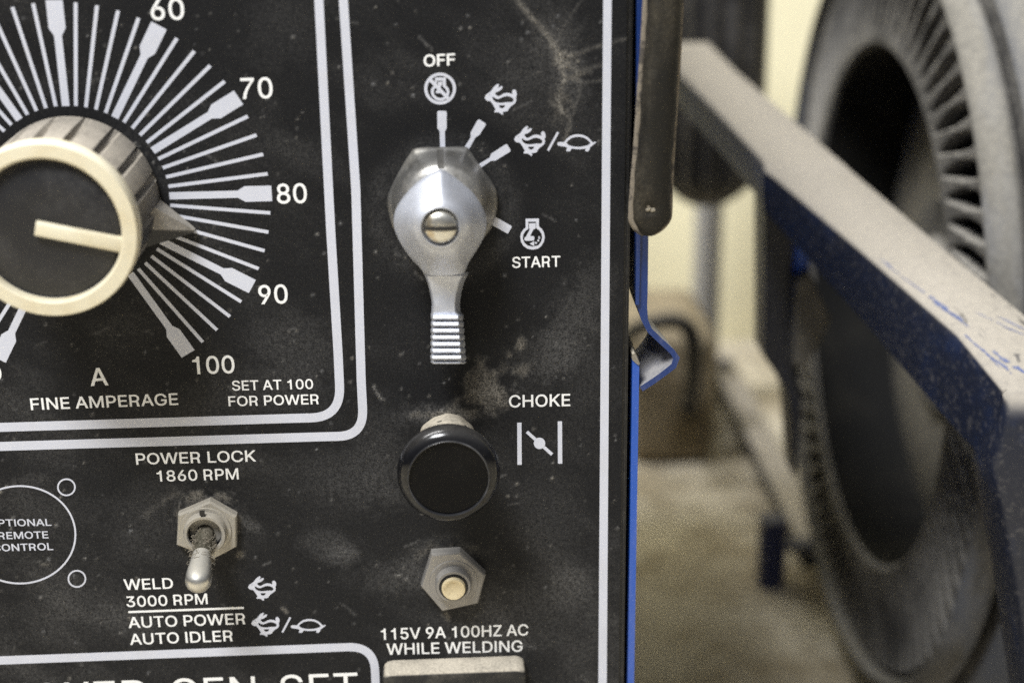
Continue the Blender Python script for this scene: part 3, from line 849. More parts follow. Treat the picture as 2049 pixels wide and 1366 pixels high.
def rabbit(x0, y0, sx, sy, skew=0.0):
    f = lambda p: (x0 + (p[0] - 78) * sx, y0 + (p[1] - 145) * sy - (p[0] - 78) * sx * skew)
    flat('rabbit_symbol', [[f(p) for p in l] for l in (RAB, RH1, RH2)] + [[f(p) for p in circle(152, 322, 8, 10)]], MAT['ink'])


rabbit(969.7, 168, 1 / 8.036, 1 / 8.036)
rabbit(1028.8, 252, 0.975 / 8.036, 0.97 / 8.036)
rabbit(496.2, 1151.7, 56.7 / 519, 49.2 / 500)
rabbit(502.8, 1224.5, 56.8 / 519, 48.4 / 500)
TUR = [(1245, 1110), (1258, 1083), (1300, 1078), (1355, 1082), (1400, 1025), (1460, 980), (1530, 958), (1600, 955), (1670, 968), (1740, 1005), (1785, 1050), (1812, 1082), (1870, 1074), (1866, 1092), (1800, 1145), (1777, 1160),
       (1767, 1195), (1745, 1230), (1700, 1230), (1696, 1207), (1706, 1185), (1620, 1196), (1540, 1193), (1477, 1184), (1450, 1228), (1395, 1230), (1389, 1210), (1408, 1170), (1370, 1155), (1300, 1145), (1260, 1136)]
TH = [(1390, 1092), (1420, 1055), (1480, 1015), (1540, 999), (1600, 995), (1670, 1010), (1730, 1042), (1780, 1097), (1740, 1130), (1660, 1150), (1580, 1158), (1500, 1150), (1430, 1130)]


def turtle(x0, y0, sx, sy):
    flat('tortoise_symbol', [[(x0 + (p[0] - 1245) * sx, y0 + (p[1] - 955) * sy) for p in l] for l in (TUR, TH)], MAT['ink'])


turtle(1114.9, 268.8, 1 / 8.036, 1 / 8.036)
turtle(581.7, 1237.2, 70.5 / 625, 27.5 / 275)
flat('slash_symbol', stroke(line_pts((1096.5, 301.5), (1116.7, 264.6)), 4.6), MAT['ink'])
flat('slash_symbol', stroke(line_pts((565, 1264), (581, 1234)), 3.8), MAT['ink'])
z7 = lambda l: [(990 + x / 9.756, 420 + y / 9.756) for x, y in l]
ENG = [(600, 170), (860, 165), (862, 320), (920, 370), (960, 440), (976, 520), (962, 610), (912, 700), (840, 755), (740, 776), (640, 757), (560, 702), (512, 620), (497, 530), (512, 450), (560, 377), (603, 345)]
EH = [(655, 230), (805, 230), (808, 355), (870, 400), (912, 462), (925, 530), (907, 615), (850, 690), (745, 716), (640, 695), (580, 640), (548, 560), (556, 480), (597, 413), (655, 368)]
ROD = [(666, 262), (797, 256), (797, 362), (757, 377), (690, 508), (760, 510), (777, 545), (762, 598), (605, 605), (577, 580), (580, 540), (612, 515), (685, 375), (668, 360)]
flat('engine_symbol', [z7(ENG), z7(EH), z7(ROD), z7([(678, 658), (770, 608), (770, 707)])] +
     [z7(circle(x, y, r, 8)) for x, y, r in ((804, 642, 22), (849, 597, 21), (866, 548, 20), (867, 527, 16))], MAT['ink'])
z8 = lambda l: [(820 + x / 6.508, 90 + y / 6.508) for x, y in l]
flat('engine_off_symbol', [z8(circle(395, 570, 207)), z8(circle(395, 570, 167)),
     z8([(330, 425), (470, 423), (470, 528), (505, 565), (518, 615), (508, 660), (475, 705), (430, 727), (385, 730), (335, 715), (290, 670), (272, 615), (280, 570), (325, 520)]),
     z8([(352, 468), (428, 468), (430, 545), (462, 570), (482, 615), (470, 655), (440, 683), (395, 692), (350, 680), (320, 650), (310, 610), (320, 575), (350, 545)]),
     z8([(362, 480), (425, 480), (420, 525), (405, 535), (400, 600), (440, 605), (438, 628), (345, 632), (335, 608), (352, 595), (372, 530)])], MAT['ink'])
flat('engine_off_symbol', [z8([(250, 470), (285, 440), (525, 690), (492, 722)])], MAT['ink'], w=0.00009)
z6 = lambda l: [(700 + x / 2.182, 740 + y / 2.182) for x, y in l]
flat('choke_symbol', [z6(l) for l in (stroke([(740, 229), (741, 413)], 19) + stroke([(917, 223), (918, 408)], 19))], MAT['ink'])
flat('choke_symbol', [z6(stroke([(773, 269), (883, 368)], 14)[0])], MAT['ink'])
flat('choke_symbol', [z6(circle(828, 319, 25, 32))], MAT['ink'], w=0.00009)
z4 = lambda l: [(700 + x / 3.415, 60 + y / 3.415) for x, y in l]
flat('position_mark', [z8([(357, 872), (372, 858), (466, 860), (480, 874), (480, 1090), (457, 1125), (462, 1420), (397, 1420), (388, 1125), (359, 1085)])], MAT['ink'])
flat('position_mark', [z4([(872, 617), (884, 611), (926, 638), (930, 648), (885, 718), (858, 735), (790, 860), (757, 842), (825, 735), (826, 700)])], MAT['ink'])
flat('position_mark', [z4([(1062, 783), (1074, 780), (1098, 820), (1096, 831), (995, 893), (965, 895), (860, 965), (842, 940), (955, 872), (966, 845)])], MAT['ink'])
flat('position_mark', [z7([(60, 160), (325, 312), (335, 328), (262, 455), (248, 462), (-60, 290), (10, 140)])], MAT['ink'])

# ------------------------------------------------------------------ amperage knob
C = np.array([CU, CV, 0.0])


def flute(r, w, a):
    x = (a * 18 / (2 * math.pi) + 0.15) % 1.0
    g = 1.0 if x < 0.80 else 0.0
    return r if g else r - (0.0015 if w > 0.002 else 0.0)


mb = MB()
mb.lathe(C, [(.0192, .0), (.0197, .0012), (.0196, .013), (.0192, .0220), (.0185, .0235)], 18 * 12, flute)
mb.lathe(C, [(.0186, .0230), (.0186, .0243)], 96)
knob = build(mb, 'amperage_knob', MAT['knob'], gen, origin=C)
tag(knob, 'round black fluted dial knob with cream ring and pointer')
mb = MB()
mb.lathe(C, [(.0192, .0240), (.01965, .0249), (.01965, .0284), (.0193, .0292), (.0165, .0294), (.0161, .0291), (.0159, .0270)], 120)
mb.f.pop(); mb.mi.pop()
build(mb, 'face_ring', MAT['cream'], knob)
mb = MB()
mb.lathe(C, [(.0160, .0272), (.0155, .0270), (.0147, .0275), (.0080, .0277), (.0001, .0277)], 96)
build(mb, 'knob_face', MAT['knobface'], knob)
ia = math.radians(-13.5)
e, q = np.array([math.cos(ia), math.sin(ia)]), np.array([-math.sin(ia), math.cos(ia)])
c2 = C[:2]
mb = MB()
mb.prism([c2 - e * .0026 + q * .0016, c2 + e * .0163 + q * .0016, c2 + e * .0163 - q * .0016, c2 - e * .0026 - q * .0016], .0272, .0293, .0004)
build(mb, 'index_line', MAT['cream'], knob)
# wedge-shaped pointer at the foot of the knob
pa = math.radians(-17.0)
e, q = np.array([math.cos(pa), math.sin(pa), 0]), np.array([-math.sin(pa), math.cos(pa), 0])
z = np.array([0, 0, 1.0])
mb = MB()
tip = C + e * .0285
A0, B0 = C + e * .0165 + q * .0062, C + e * .0165 - q * .0062
mb.add([A0, B0, tip + q * .0003, tip - q * .0003, A0 + z * .009, B0 + z * .009, tip + q * .0003 + z * .0020, tip - q * .0003 + z * .0020, C + e * .0165 + z * .0115],
       [(0, 2, 3, 1), (0, 4, 6, 2), (1, 3, 7, 5), (2, 6, 7, 3), (4, 8, 6), (8, 5, 7), (8, 7, 6), (0, 1, 5, 8, 4)])
build(mb, 'pointer', MAT['pointer'], knob, smooth=0)

# ------------------------------------------------------------------ engine switch
zz = lambda l, w: [P(740 + x / 4.269, 250 + y / 4.269, w) for x, y in l]
BZ = [(400, 196), (600, 188), (810, 186), (858, 225), (960, 372), (1040, 480), (1088, 590), (1085, 740), (1040, 880), (940, 1000), (800, 1080), (620, 1110), (430, 1080), (290, 1000), (200, 890), (158, 740), (152, 610), (225, 440), (335, 255)]
BZ0 = catmull(BZ, 5)
cb = np.array([620., 650.])
def sc(k, w, dy=0):
    """ring of the bezel: its outline, drawn in by k and rounder the further in it lies"""
    out = []
    for p in BZ0:
        d = np.array(p) - cb
        n = np.linalg.norm(d)
        f = min(1.0, max(0.0, (1.0 - k) / 0.16))
        out.append(cb + d * k * (1 - f) + d / n * 452.0 * k * f + np.array([0, dy]))
    return zz(out, w)


bc = P(740 + cb[0] / 4.269, 250 + cb[1] / 4.269)
mb = MB()
BSEC = [(1.0, 0.0, 0), (1.0, 0.0010, 0), (0.985, 0.0018, 0), (0.955, 0.0022, 0), (0.92, 0.0034, 4), (0.88, 0.0050, 9), (0.83, 0.0068, 16), (0.77, 0.0086, 26), (0.70, 0.0099, 36), (0.5, 0.0105, 40)]
mb.loft([sc(*q) for q in BSEC], True, True, True)
sw = build(mb, 'engine_switch', MAT['cast'], gen, origin=bc, smooth=45)
sw.data.materials[0] = MAT['bezel']
tag(sw, 'teardrop metal lever switch with ribbed grip pointing straight down')
# groove in the bezel's upper side
mb = MB()
gi = int(np.argmin([abs(p[0] - 604) + (0 if p[1] < 400 else 999) for p in BZ0]))
secs = []
for q in BSEC[2:9]:
    c_ = sc(*q)[gi]
    hw = .0036 * (1.0 - .25 * (1 - q[0]))
    secs.append([c_ + np.array([x_ * .22, y_, z_]) for x_, y_, z_ in ((-hw, 0, .00012), (hw, 0, .00012), (hw, 0, -.0006), (-hw, 0, -.0006))])
mb.loft(secs, True, True, True)
build(mb, 'bezel_groove', MAT['groove'], sw, smooth=0)
# teardrop cap
CAPO = [(605, 378), (668, 405), (735, 455), (805, 512), (880, 580), (945, 670), (986, 768), (996, 860), (972, 960), (912, 1072), (850, 1165), (802, 1262),
        (720, 1284), (635, 1290), (550, 1288), (472, 1274), (425, 1215), (352, 1140), (280, 1040), (226, 935), (205, 835), (216, 740), (262, 650), (345, 545), (440, 462), (542, 402)]
capo = catmull(CAPO, 5)
nC = len(capo)
scr = np.array([603., 872.])
RECR = 168.0


def towards(k):
    """ring between the cap's outline (k=0) and the round seat of its screw (k=1)"""
    out = []
    for p in capo:
        d = p - scr
        s = d / np.linalg.norm(d) * RECR + scr
        out.append(p * (1 - k) + s * k)
    return out


wrim, wtop = .0118, .0205
rings = [zz([scr + (p - scr) * 0.93 for p in capo], .0040), zz(capo, .0085), zz(towards(0.0), wrim - .0008), zz(towards(0.025), wrim)]
for k in (.12, .25, .4, .55, .7, .82, .91):
    rings.append(zz(towards(k), wrim + (wtop - wrim) * (k + 0.22 * math.sin(math.pi * k) * k)))
rings.append(zz(towards(.97), wtop + .0004))
rings.append(zz(towards(1.0), wtop + .0005))
rings.append(zz([scr + (p - scr) * .93 for p in towards(1.0)], wtop))
rings.append(zz([scr + (p - scr) * .88 for p in towards(1.0)], wtop - .0022))
mb = MB()
mb.loft(rings, True, True, True)
build(mb, 'lever_cap', MAT['cast'], sw, smooth=38)
# screw
sp = P(740 + 605 / 4.269, 250 + 872 / 4.269, wtop)
sr = 33 * mpp(882, 455, wtop)
mb = MB()
mb.lathe(sp, [(sr * 1.0, -.0022), (sr, -.0002), (sr * .97, .0005), (sr * .88, .0009), (sr * .6, .0013), (sr * .3, .0015), (sr * .05, .00155)], 48)
scw = build(mb, 'screw', MAT['screw'], sw)
mb = MB()
a = math.radians(-1.5)
e3, q3 = np.array([math.cos(a), math.sin(a), 0]), np.array([-math.sin(a), math.cos(a), 0])
row = []
for t in np.linspace(-1, 1, 13):
    zt = .0016 * math.sqrt(max(0, 1 - .80 * t * t)) + .00012
    if abs(t) > .95:
        zt = .0009
    row.append([sp + e3 * t * sr * .985 + q3 * (s * .00052) + np.array([0, 0, zz_]) for s, zz_ in ((-1, -.001), (1, -.001), (1, zt), (-1, zt))])
mb.loft(row, True, True, True)
build(mb, 'screw_slot', MAT['slot'], scw, smooth=0)
# ribbed finger grip
z5 = lambda x, y, w: P(740 + x / 4.269, 530 + y / 4.269, w)
mb = MB()
secs = []
edge = [(62, 462, 810, .0088), (80, 470, 802, .0106), (95, 478, 796, .0113), (150, 500, 770, .0113), (230, 521, 748, .0114), (300, 534, 738, .0117), (340, 538, 735, .0120), (400, 534, 740, .0122), (425, 528, 762, .0122)]
st = [(y, l, r, w) for y, l, r, w in edge]
pitch = 57.0
for k in range(7):
    y = 430 + k * pitch
    grow = k * 4.0
    l, r = 530 - k * .8, 764 + grow
    st += [(y + 2, l, r, .0133), (y + 24, l, r, .0138), (y + 38, l + 4, r - 4, .0134), (y + 43, l + 6, r - 6, .0120), (y + 52, l + 6, r - 6, .0120)]
st += [(y + 57, l + 2, r, .0130), (y + 66, l + 8, r - 6, .0131), (y + 74, l + 22, r - 18, .0127)]
for y, l, r, w in st:
    tk = w - .0062
    secs.append([z5(l + 2, y, tk) - np.array([0.0003, 0, 0]), z5(l, y, w - .0010), z5(l + 7, y, w - .0002), z5(l + 14, y, w), z5(r - 14, y, w), z5(r - 7, y, w - .0002), z5(r, y, w - .0010),
                 z5(r, y, tk) + np.array([0.0010, 0, 0])])
mb.loft(secs, True, True, True)
build(mb, 'lever_grip', MAT['cast'], sw, smooth=30)

# ------------------------------------------------------------------ choke knob
cc = P(896, 882)
mb = MB()
mb.lathe(cc, [(.0070, .0), (.0070, .0032), (.0064, .0040), (.0060, .0110), (.0066, .0130), (.0092, .0145), (.0115, .0163), (.0124, .0183), (.0124, .0195), (.0118, .0213), (.0107, .0223), (.0098, .0227),
               (.0096, .0226), (.0095, .0220)], 96)
ck = build(mb, 'choke_knob', MAT['gloss'], gen, origin=cc)
tag(ck, 'glossy black round push-pull knob with dusty neck')
mb = MB()
mb.lathe(cc, [(.00990, .0223), (.00985, .02275), (.00970, .0230), (.00952, .0229), (.00945, .0223)], 96)
mb.f.pop(); mb.mi.pop()
build(mb, 'face_rim_glint', MAT['rimglint'], ck)  # added ring that carries the painted edge highlight
mb = MB()
mb.lathe(cc, [(.0095, .0222), (.0088, .0222), (.0060, .0221), (.0001, .0221)], 96)
build(mb, 'knob_face', MAT['chokeface'], ck)
mb = MB()
mb.lathe(cc, [(.0074, .0), (.0073, .0022), (.0070, .0036), (.0066, .0044), (.0064, .0105)], 64,
         lambda r, w, a: r + .00012 * math.sin(5 * a + 1) + .00008 * math.sin(13 * a))
build(mb, 'neck', MAT['neck'], ck)

# ------------------------------------------------------------------ toggle switch
HX = [(355.3, 1029.8), (420, 1002.5), (473, 1033), (473, 1094.7), (427, 1119), (353, 1091)]
tc = P(415, 1052)
hp = [P(x, y, .0026) for x, y in HX]
mb = MB()
mb.prism(hp, 0.0, .0026, .0005)
tg = build(mb, 'toggle_switch', MAT['nut'], gen, origin=tc, smooth=25)
tag(tg, 'dusty metal toggle switch with its bat lever flipped down')
px5 = mpp(410, 1070, .005)
mb = MB()
mb.lathe(tc, [(52 * px5, .0026), (51 * px5, .0030), (44 * px5, .0031), (43 * px5, .0048), (41 * px5, .0053), (36 * px5, .0053), (33.4 * px5, .0050), (32.6 * px5, .0044), (32 * px5, .0008), (20 * px5, .0005), (.0001, .0005)], 64,
         lambda r, w, a: r)
bu = build(mb, 'bushing', [MAT['nut'], MAT['sleeve']], tg)
for p in bu.data.polygons:
    c_ = sum((bu.data.vertices[i].co for i in p.vertices), Vector()) / len(p.vertices)
    if math.hypot(c_.x, c_.z) < 33.3 * px5:
        p.material_index = 1  # bore walls coloured black, standing for the shade inside the hole
mb = MB()
k0 = P(404, 1026, .0054)
mb.box((k0[0] - .0006, k0[1] - .0007, .0048), (k0[0] + .0006, k0[1] + .0005, .00545))
build(mb, 'keyway', MAT['slot'], tg, smooth=0)
b0, b1 = P(411, 1064, .0022), P(397, 1160, .0165)
ax = b1 - b0
path, rad = [], []
for t, r in ((0, .0021), (.2, .0021), (.4, .0022), (.6, .0026), (.78, .0030), (.9, .00325), (1.0, .00325)):
    path.append(b0 + ax * t)
    rad.append(r)
L = ax / np.linalg.norm(ax)
for k in (20, 40, 60, 75, 86):
    path.append(b1 + L * .0032 * math.sin(math.radians(k)))
    rad.append(.00325 * math.cos(math.radians(k)))
mb = MB()
mb.tube(path[2:], rad[2:], 28)
bl = build(mb, 'bat_lever', MAT['bat'], tg, smooth=60)
mb = MB()
mb.tube([b0 - ax * .08, b0 + ax * .2, b0 + ax * .36, b0 + ax * .46], [.00235, .00235, .0024, .00232], 24)
build(mb, 'lever_root', MAT['root'], bl, smooth=60)
mb = MB()
for _ in range(190):
    t = random.betavariate(2.2, 2.6) * .75 + .02
    c_ = b0 + ax * t
    d = RNG.normal(size=3)
    d -= L * (d @ L)
    d /= np.linalg.norm(d)
    p = c_ + d * np.interp(t, [0, .4, .6, 1], [.0021, .0022, .0026, .0032])
    pts = [p]
    hd = RNG.normal(size=3) * .7 + d * .1
    for k in range(4):
        hd = hd + RNG.normal(size=3) * .5
        hd /= np.linalg.norm(hd)
        pn = pts[-1] + hd * random.uniform(.00025, .0006)
        rel = pn - c_
        rad_ = rel - L * (rel @ L)
        rn = np.linalg.norm(rad_)
        lim = .0023 + .0006 * random.random()
        if rn > .0036 or rn < lim:
            pn = pn + rad_ / (rn + 1e-9) * (min(max(rn, lim), .0036) - rn)
        pts.append(pn)
    mb.tube(pts, random.uniform(.000035, .00007), 4)
tag(build(mb, 'lint', MAT['lint'], tg, smooth=0), kind='stuff')

# ------------------------------------------------------------------ circuit breaker button
HB = [(863, 1108), (921, 1104), (972, 1151), (957, 1208), (885, 1224), (842, 1174)]
bc_ = P(907, 1153)
mb = MB()
hp = [P(x, y, .0030) for x, y in HB]
mb.prism(hp, 0.0, .0030, .0006)
br = build(mb, 'breaker_button', MAT['nutgrey'], gen, origin=bc_, smooth=25)
tag(br, 'cream reset button in a grey hex nut')
pb = mpp(905, 1170, .005)
mb = MB()
mb.lathe(bc_, [(49 * pb, .0030), (48 * pb, .00325), (37 * pb, .0033), (36 * pb, .0052), (34 * pb, .0057), (29 * pb, .0057), (28 * pb, .004)], 64)
build(mb, 'bushing', MAT['nutgrey'], br)
mb = MB()
mb.lathe(bc_, [(28 * pb, .004), (28 * pb, .0060), (25 * pb, .0061), (24.5 * pb, .0045)], 48)
build(mb, 'sleeve', MAT['sleeve'], br)
mb = MB()
mb.lathe(bc_, [(24 * pb, .0045), (24 * pb, .0066), (22.5 * pb, .0071), (17 * pb, .0071), (15 * pb, .0069), (.0001, .0069)], 48, )
build(mb, 'push_button', MAT['button'], br)

# ------------------------------------------------------------------ receptacle cover at the bottom edge
c0, c1 = P(766, 1335), P(1051, 1329)
vt = (P(800, 1318)[1] + P(1000, 1314)[1]) / 2
rr = .0028


def rrect(u0, v0, u1, v1, r, n=6):
    out = []
    for cx, cy, a0 in ((u1 - r, v1 - r, 0), (u0 + r, v1 - r, 90), (u0 + r, v0 + r, 180), (u1 - r, v0 + r, 270)):
        for i in range(n + 1):
            a = math.radians(a0 + 90 * i / n)
            out.append((cx + r * math.cos(a), cy + r * math.sin(a)))
    return out


mb = MB()
mb.prism(rrect(c0[0], vt - .045, c1[0], vt, rr), 0.0, .0066, .0011)
rc = build(mb, 'receptacle_cover', MAT['cover'], gen, smooth=50)
tag(rc, 'black rounded cover with thick tan dust on its top edge')

# ------------------------------------------------------------------ blue side sheets
def sheet(pts, th, w0, w1, taper=None):
    """a bent sheet seen on its cut edge: middle line in pixels, thickness in pixels"""
    pts = [np.asarray(p, float) for p in pts]
    n = len(pts)
    L, R = [], []
    for i in range(n):
        a, c = pts[max(i - 1, 0)], pts[min(i + 1, n - 1)]
        t = (c - a) / np.linalg.norm(c - a)
        q = np.array([-t[1], t[0]])
        h_ = (th[i] if hasattr(th, '__len__') else th) / 2
        L.append(pts[i] + q * h_)
        R.append(pts[i] - q * h_)
    loop = L + R[::-1]
    fr = [P(*p, w0) for p in loop]
    bk = [np.array([p[0], p[1], w1]) for p in fr]
    if taper:
        bk = [taper(p) for p in bk]
    return fr, bk


U_S = P(1285, 520, -.001)[0]


def tap(p):
    q = p.copy()
    if q[0] > U_S + .0012:
        q[0] = U_S + .0012 + (q[0] - U_S - .0012) * .55
    return q


mb = MB()
fr, bk = sheet([(1287, -60), (1286, 200), (1285, 470), (1284, 585), (1285, 612), (1290, 640), (1300, 661), (1322, 682), (1345, 703), (1354, 716), (1348, 732), (1330, 746), (1308, 762), (1283, 778)],
               [25, 25, 25, 24, 20, 13, 11, 11, 11, 13, 12, 11, 11, 11], -.0010, -.024, tap)
n2 = len(fr)
half = n2 // 2
mb.loft([fr, bk], True)
for i in range(half - 1):
    mb.add([fr[i], fr[i + 1], fr[n2 - 2 - i], fr[n2 - 1 - i]], [(0, 1, 2, 3)])
    mb.add([bk[i], bk[i + 1], bk[n2 - 2 - i], bk[n2 - 1 - i]], [(3, 2, 1, 0)])
sd = build(mb, 'side_door', MAT['bluedull'], gen, smooth=35)
tag(sd, 'blue sheet with its lower lip folded out as a finger pull')
mb = MB()
e0, e1 = P(1273.5, 480, -.0004)[0], P(1281, 480, -.0004)[0]
mb.box((e0, P(1280, 610)[1], -.0009), (e1, VT, -.0002))
mb.box((U_S - .0011, P(1280, 590)[1], -.40), (U_S + .0011, VT - .0005, -.0245))
build(mb, 'door_hem', MAT['bluedull'], sd, smooth=0)
mb = MB()
x0, x1 = P(1261.5, 1000, -.0006)[0], P(1274.8, 1000, -.0006)[0]
vt2 = P(1268, 716, -.0006)[1]
mb.loft([[(x0, VB, w), (x1, VB, w), (x1, vt2 - .0016, w), ((x0 + x1) / 2 + .0003, vt2, w), (x0, vt2, w)] for w in (-.40, -.0012, -.0006)], True, True, True)
lowp = build(mb, 'side_panel', MAT['blue'], gen, smooth=0)
tag(lowp, 'narrow bright blue edge of the lower side sheet')
mb = MB()
mb.loft([[(x0 - .0001, vt2 + .0011, w), (x1 - .0012, vt2 + .0013, w), (x1 + .0001, vt2 - .0014, w), (x1 - .0002, vt2 - .0019, w), (x0 - .0001, vt2 - .0004, w)] for w in (-.03, -.0003)], True, True, True)
build(mb, 'dust_ridge', MAT['neck'], lowp, smooth=0)

# ------------------------------------------------------------------ rubber strap hanging beside the panel
ST = [(1334, -120, 36, .0046), (1328, 0, 36, .0046), (1322, 110, 36.5, .0046), (1316, 200, 37, .0046), (1310, 290, 37, .0045), (1305, 360, 38, .0042), (1303, 400, 39, .0036), (1302, 426, 39, .0032), (1301, 438, 38, .0029), (1300, 450, 31, .0026), (1298, 462, 21, .0020), (1297, 470, 10, .0012)]
ST = [tuple(x) for x in catmull(ST, 4, False)]
rings, el, er = [], [], []
for x, y, h_, dp in ST:
    w = .0052
    c = P(x, y, w)
    r = h_ * mpp(x, y, w)
    ring = []
    for i in range(36):
        a = 2 * math.pi * i / 36
        ca, sa = math.cos(a), math.sin(a)
        ex = abs(ca) ** .75 * (1 if ca > 0 else -1)
        ey = abs(sa) ** .75 * (1 if sa > 0 else -1)
        wob = .00012 * math.sin(y * .09 + a * 3) + .0001 * math.sin(y * .033 + a)
        ring.append((c[0] + (r * .96 + wob) * ex, c[1], c[2] + dp * ey + wob))
    rings.append(ring)
    el.append(c + np.array([-r * .97, 0, 0]))
    er.append(c + np.array([r * .97, 0, 0]))
# dimple in the flat end
dp_ = P(1303, 420, .009)
for ring in rings:
    for i, p in enumerate(ring):
        if p[2] > .005:
            dd = math.hypot(p[0] - dp_[0], p[1] - dp_[1])
            ring[i] = (p[0], p[1], p[2] - .0012 * math.exp(-(dd / .0014) ** 2))
strap = MB()
strap.loft(rings, True, True, True)
so = build(strap, 'rubber_strap', MAT['rubber'], None, origin=P(1328, 0, .0052), smooth=60)
tag(so, 'dirty black rubber strap hanging over the blue edge right of the panel', 'strap')
mb = MB()
rd = [.0009] * (len(el) - 8) + list(np.linspace(.0009, .0003, 8))
mb.tube([p + np.array([0, 0, .0002]) for p in el], rd, 8)
mb.tube([p + np.array([0, 0, .0002]) for p in er], [r * .75 for r in rd], 8)
build(mb, 'moulding_seam', MAT['rubberedge'], so)
mb = MB()
for k in range(6):
    p = dp_ + np.array([random.uniform(-.0009, .0009), random.uniform(-.0008, .0008), -.0012])
    mb.lathe(p, [(.00045 + .0002 * random.random(), 0), (.0003, .0003), (.00002, .00035)], 7)
build(mb, 'grit', MAT['lint'], so)

# ------------------------------------------------------------------ cart: rails, posts, legs
cart = empty('cart_frame', (0.15, VF, -0.2), 'dusty dark blue steel cart frame with a long rail running back beside the tyre', 'cart')
S = [(-.345, (1300, 85), (1422, 85), (1298, 143)), (-.300, (1360, 145), (1482, 145), (1358, 214)), (-.24, (1438, 224), (1575, 224), (1436, 298)), (-.178, (1526, 318), (1684, 318), (1524, 404)),
     (-.172, (1530, 338), (1698, 330), (1528, 418)), (-.168, (1548, 350), (1720, 350), (1546, 440)), (-.112, (1725, 500), (1898, 500), (1722, 636)), (-.052, (1915, 665), (2094, 660), (1912, 858)), (-.034, (2006, 778), (2190, 770), (1984, 934))]
secs = []
for w, Lp, Up, Bp in S:
    l, u_, b = P(*Lp, w), P(*Up, w), P(*Bp, w)
    b = np.array([b[0], b[1], w])
    br_ = np.array([u_[0], b[1], w])
    ch = .0014
    secs.append([b, l - np.array([0, ch, 0]), l + np.array([ch * .4, -ch * .35, 0]), l + np.array([ch * 1.1, 0, 0]), u_ - np.array([ch, 0, 0]), u_ - np.array([0, ch, 0]), br_])
mb = MB()
mb.loft(secs, True, True, False)
# the front end turned down into a leg
FL = [(2006, 778), (2010, 790), (2012, 806), (2012, 826), (2009, 852), (2000, 892), (1984, 934), (2003, 1010), (2036, 1190), (2066, 1400), (2100, 1700)]
FR = [(2190, 770), (2192, 784), (2192, 802), (2190, 824), (2190, 850), (2190, 890), (2190, 930), (2200, 1010), (2225, 1190), (2250, 1400), (2280, 1700)]
FW = (-.0340, -.0326, -.0313, -.0302, -.0295, -.0290, -.0286, -.027, -.025, -.023, -.021)
fsec = []
for a, b, w in zip(FL, FR, FW):
    l, r = P(*a, w), P(*b, w)
    back = np.array([0, 0, -.022])
    fsec.append([l + back, l + np.array([0, 0, -.0016]), l + np.array([.0016, 0, 0]), r, r + back])
kf = (fsec[-1][1][1] - VF) / (fsec[-2][1][1] - fsec[-1][1][1])
fsec.append([np.array([p[0] + (p[0] - o[0]) * kf, VF, p[2] + (p[2] - o[2]) * kf]) for o, p in zip(fsec[-2], fsec[-1])])
mb.loft(fsec, True, True, True)
rail = build(mb, 'top_rail', MAT['navy'], cart, smooth=50)


def on_rail(w, t, lift=.00012):
    """a point on the rail's top, t across it from its left edge"""
    ws = [q[0] for q in S]
    l = np.array([np.interp(w, ws, [P(*q[1], q[0])[k] for q in S]) for k in (0, 1)])
    u_ = np.array([np.interp(w, ws, [P(*q[2], q[0])[k] for q in S]) for k in (0, 1)])
    p = l + (u_ - l) * t
    return np.array([p[0], p[1] + lift, w])


mb = MB()
for w0, t0, w1, t1, hw in ((-.092, .10, -.050, .22, .030), (-.074, .13, -.058, .20, .035), (-.062, .62, -.046, .90, .022), (-.066, .46, -.052, .62, .012), (-.046, .22, -.0365, .40, .040), (-.044, .16, -.038, .24, .03),
                           (-.052, .07, -.040, .16, .02), (-.055, .55, -.050, .72, .02), (-.040, .50, -.036, .62, .02), (-.105, .08, -.092, .11, .018)):
    n_ = 16
    La, Ra = [], []
    for i in range(n_ + 1):
        q = i / n_
        env = math.sin(math.pi * q) ** .6 * (.45 + .75 * random.random())
        tc_ = t0 + (t1 - t0) * q + .012 * math.sin(7 * q + w0 * 900)
        La.append(on_rail(w0 + (w1 - w0) * q, tc_ - hw * env))
        Ra.append(on_rail(w0 + (w1 - w0) * q, tc_ + hw * env * random.uniform(.4, 1.0)))
    for i in range(n_):
        if random.random() < .86:
            mb.add([La[i], La[i + 1], Ra[i + 1], Ra[i]], [(0, 1, 2, 3)])
build(mb, 'scuff_marks', MAT['scuff'], rail, smooth=0)
# post under the rail
def plate(px, w, th, name, mat=MAT['navy'], parent=cart):
    mb = MB()
    mb.prism([P(*p, w)[:2] for p in px], w - th, w, .0008)
    return build(mb, name, mat, parent, smooth=25)


plate([(1530, 375), (1598, 440), (1596, 560), (1590, 700), (1606, 800), (1598, 900), (1592, 960), (1580, 800), (1568, 770), (1530, 716)], -.20, .02, 'post')
plate([(1592, 470), (1618, 500), (1622, 545), (1600, 560), (1590, 560)], -.196, .02, 'gusset', MAT['blue'])
plate([(1592, 560), (1622, 548), (1640, 590), (1664, 640), (1640, 690), (1612, 735), (1588, 730)], -.19, .012, 'gusset', MAT['rim'])
# base rail near the floor, with its foot
def atv(px, py, v):
    a = P(px, py, 0.0)
    d = a - CAM
    return CAM + d * (v / d[1])


r0 = atv(1598, 1080, -.370)
ur = r0[0]
mb = MB()
mb.box((ur, -.380, -.64), (ur + .016, -.370, -.345))
build(mb, 'base_rail', MAT['navy'], cart, smooth=0)
ft = atv(1545, 1178, VF)
for fw in (ft[2], -.61):
    mb = MB()
    mb.box((ft[0] - .0060, VF, fw - .012), (ft[0] + .0060, -.352, fw))
    mb.box((ft[0] + .0061, -.3695, fw - .010), (ur + .012, -.3665, fw - .002))
    build(mb, 'foot', MAT['navyplain'], cart, smooth=0)

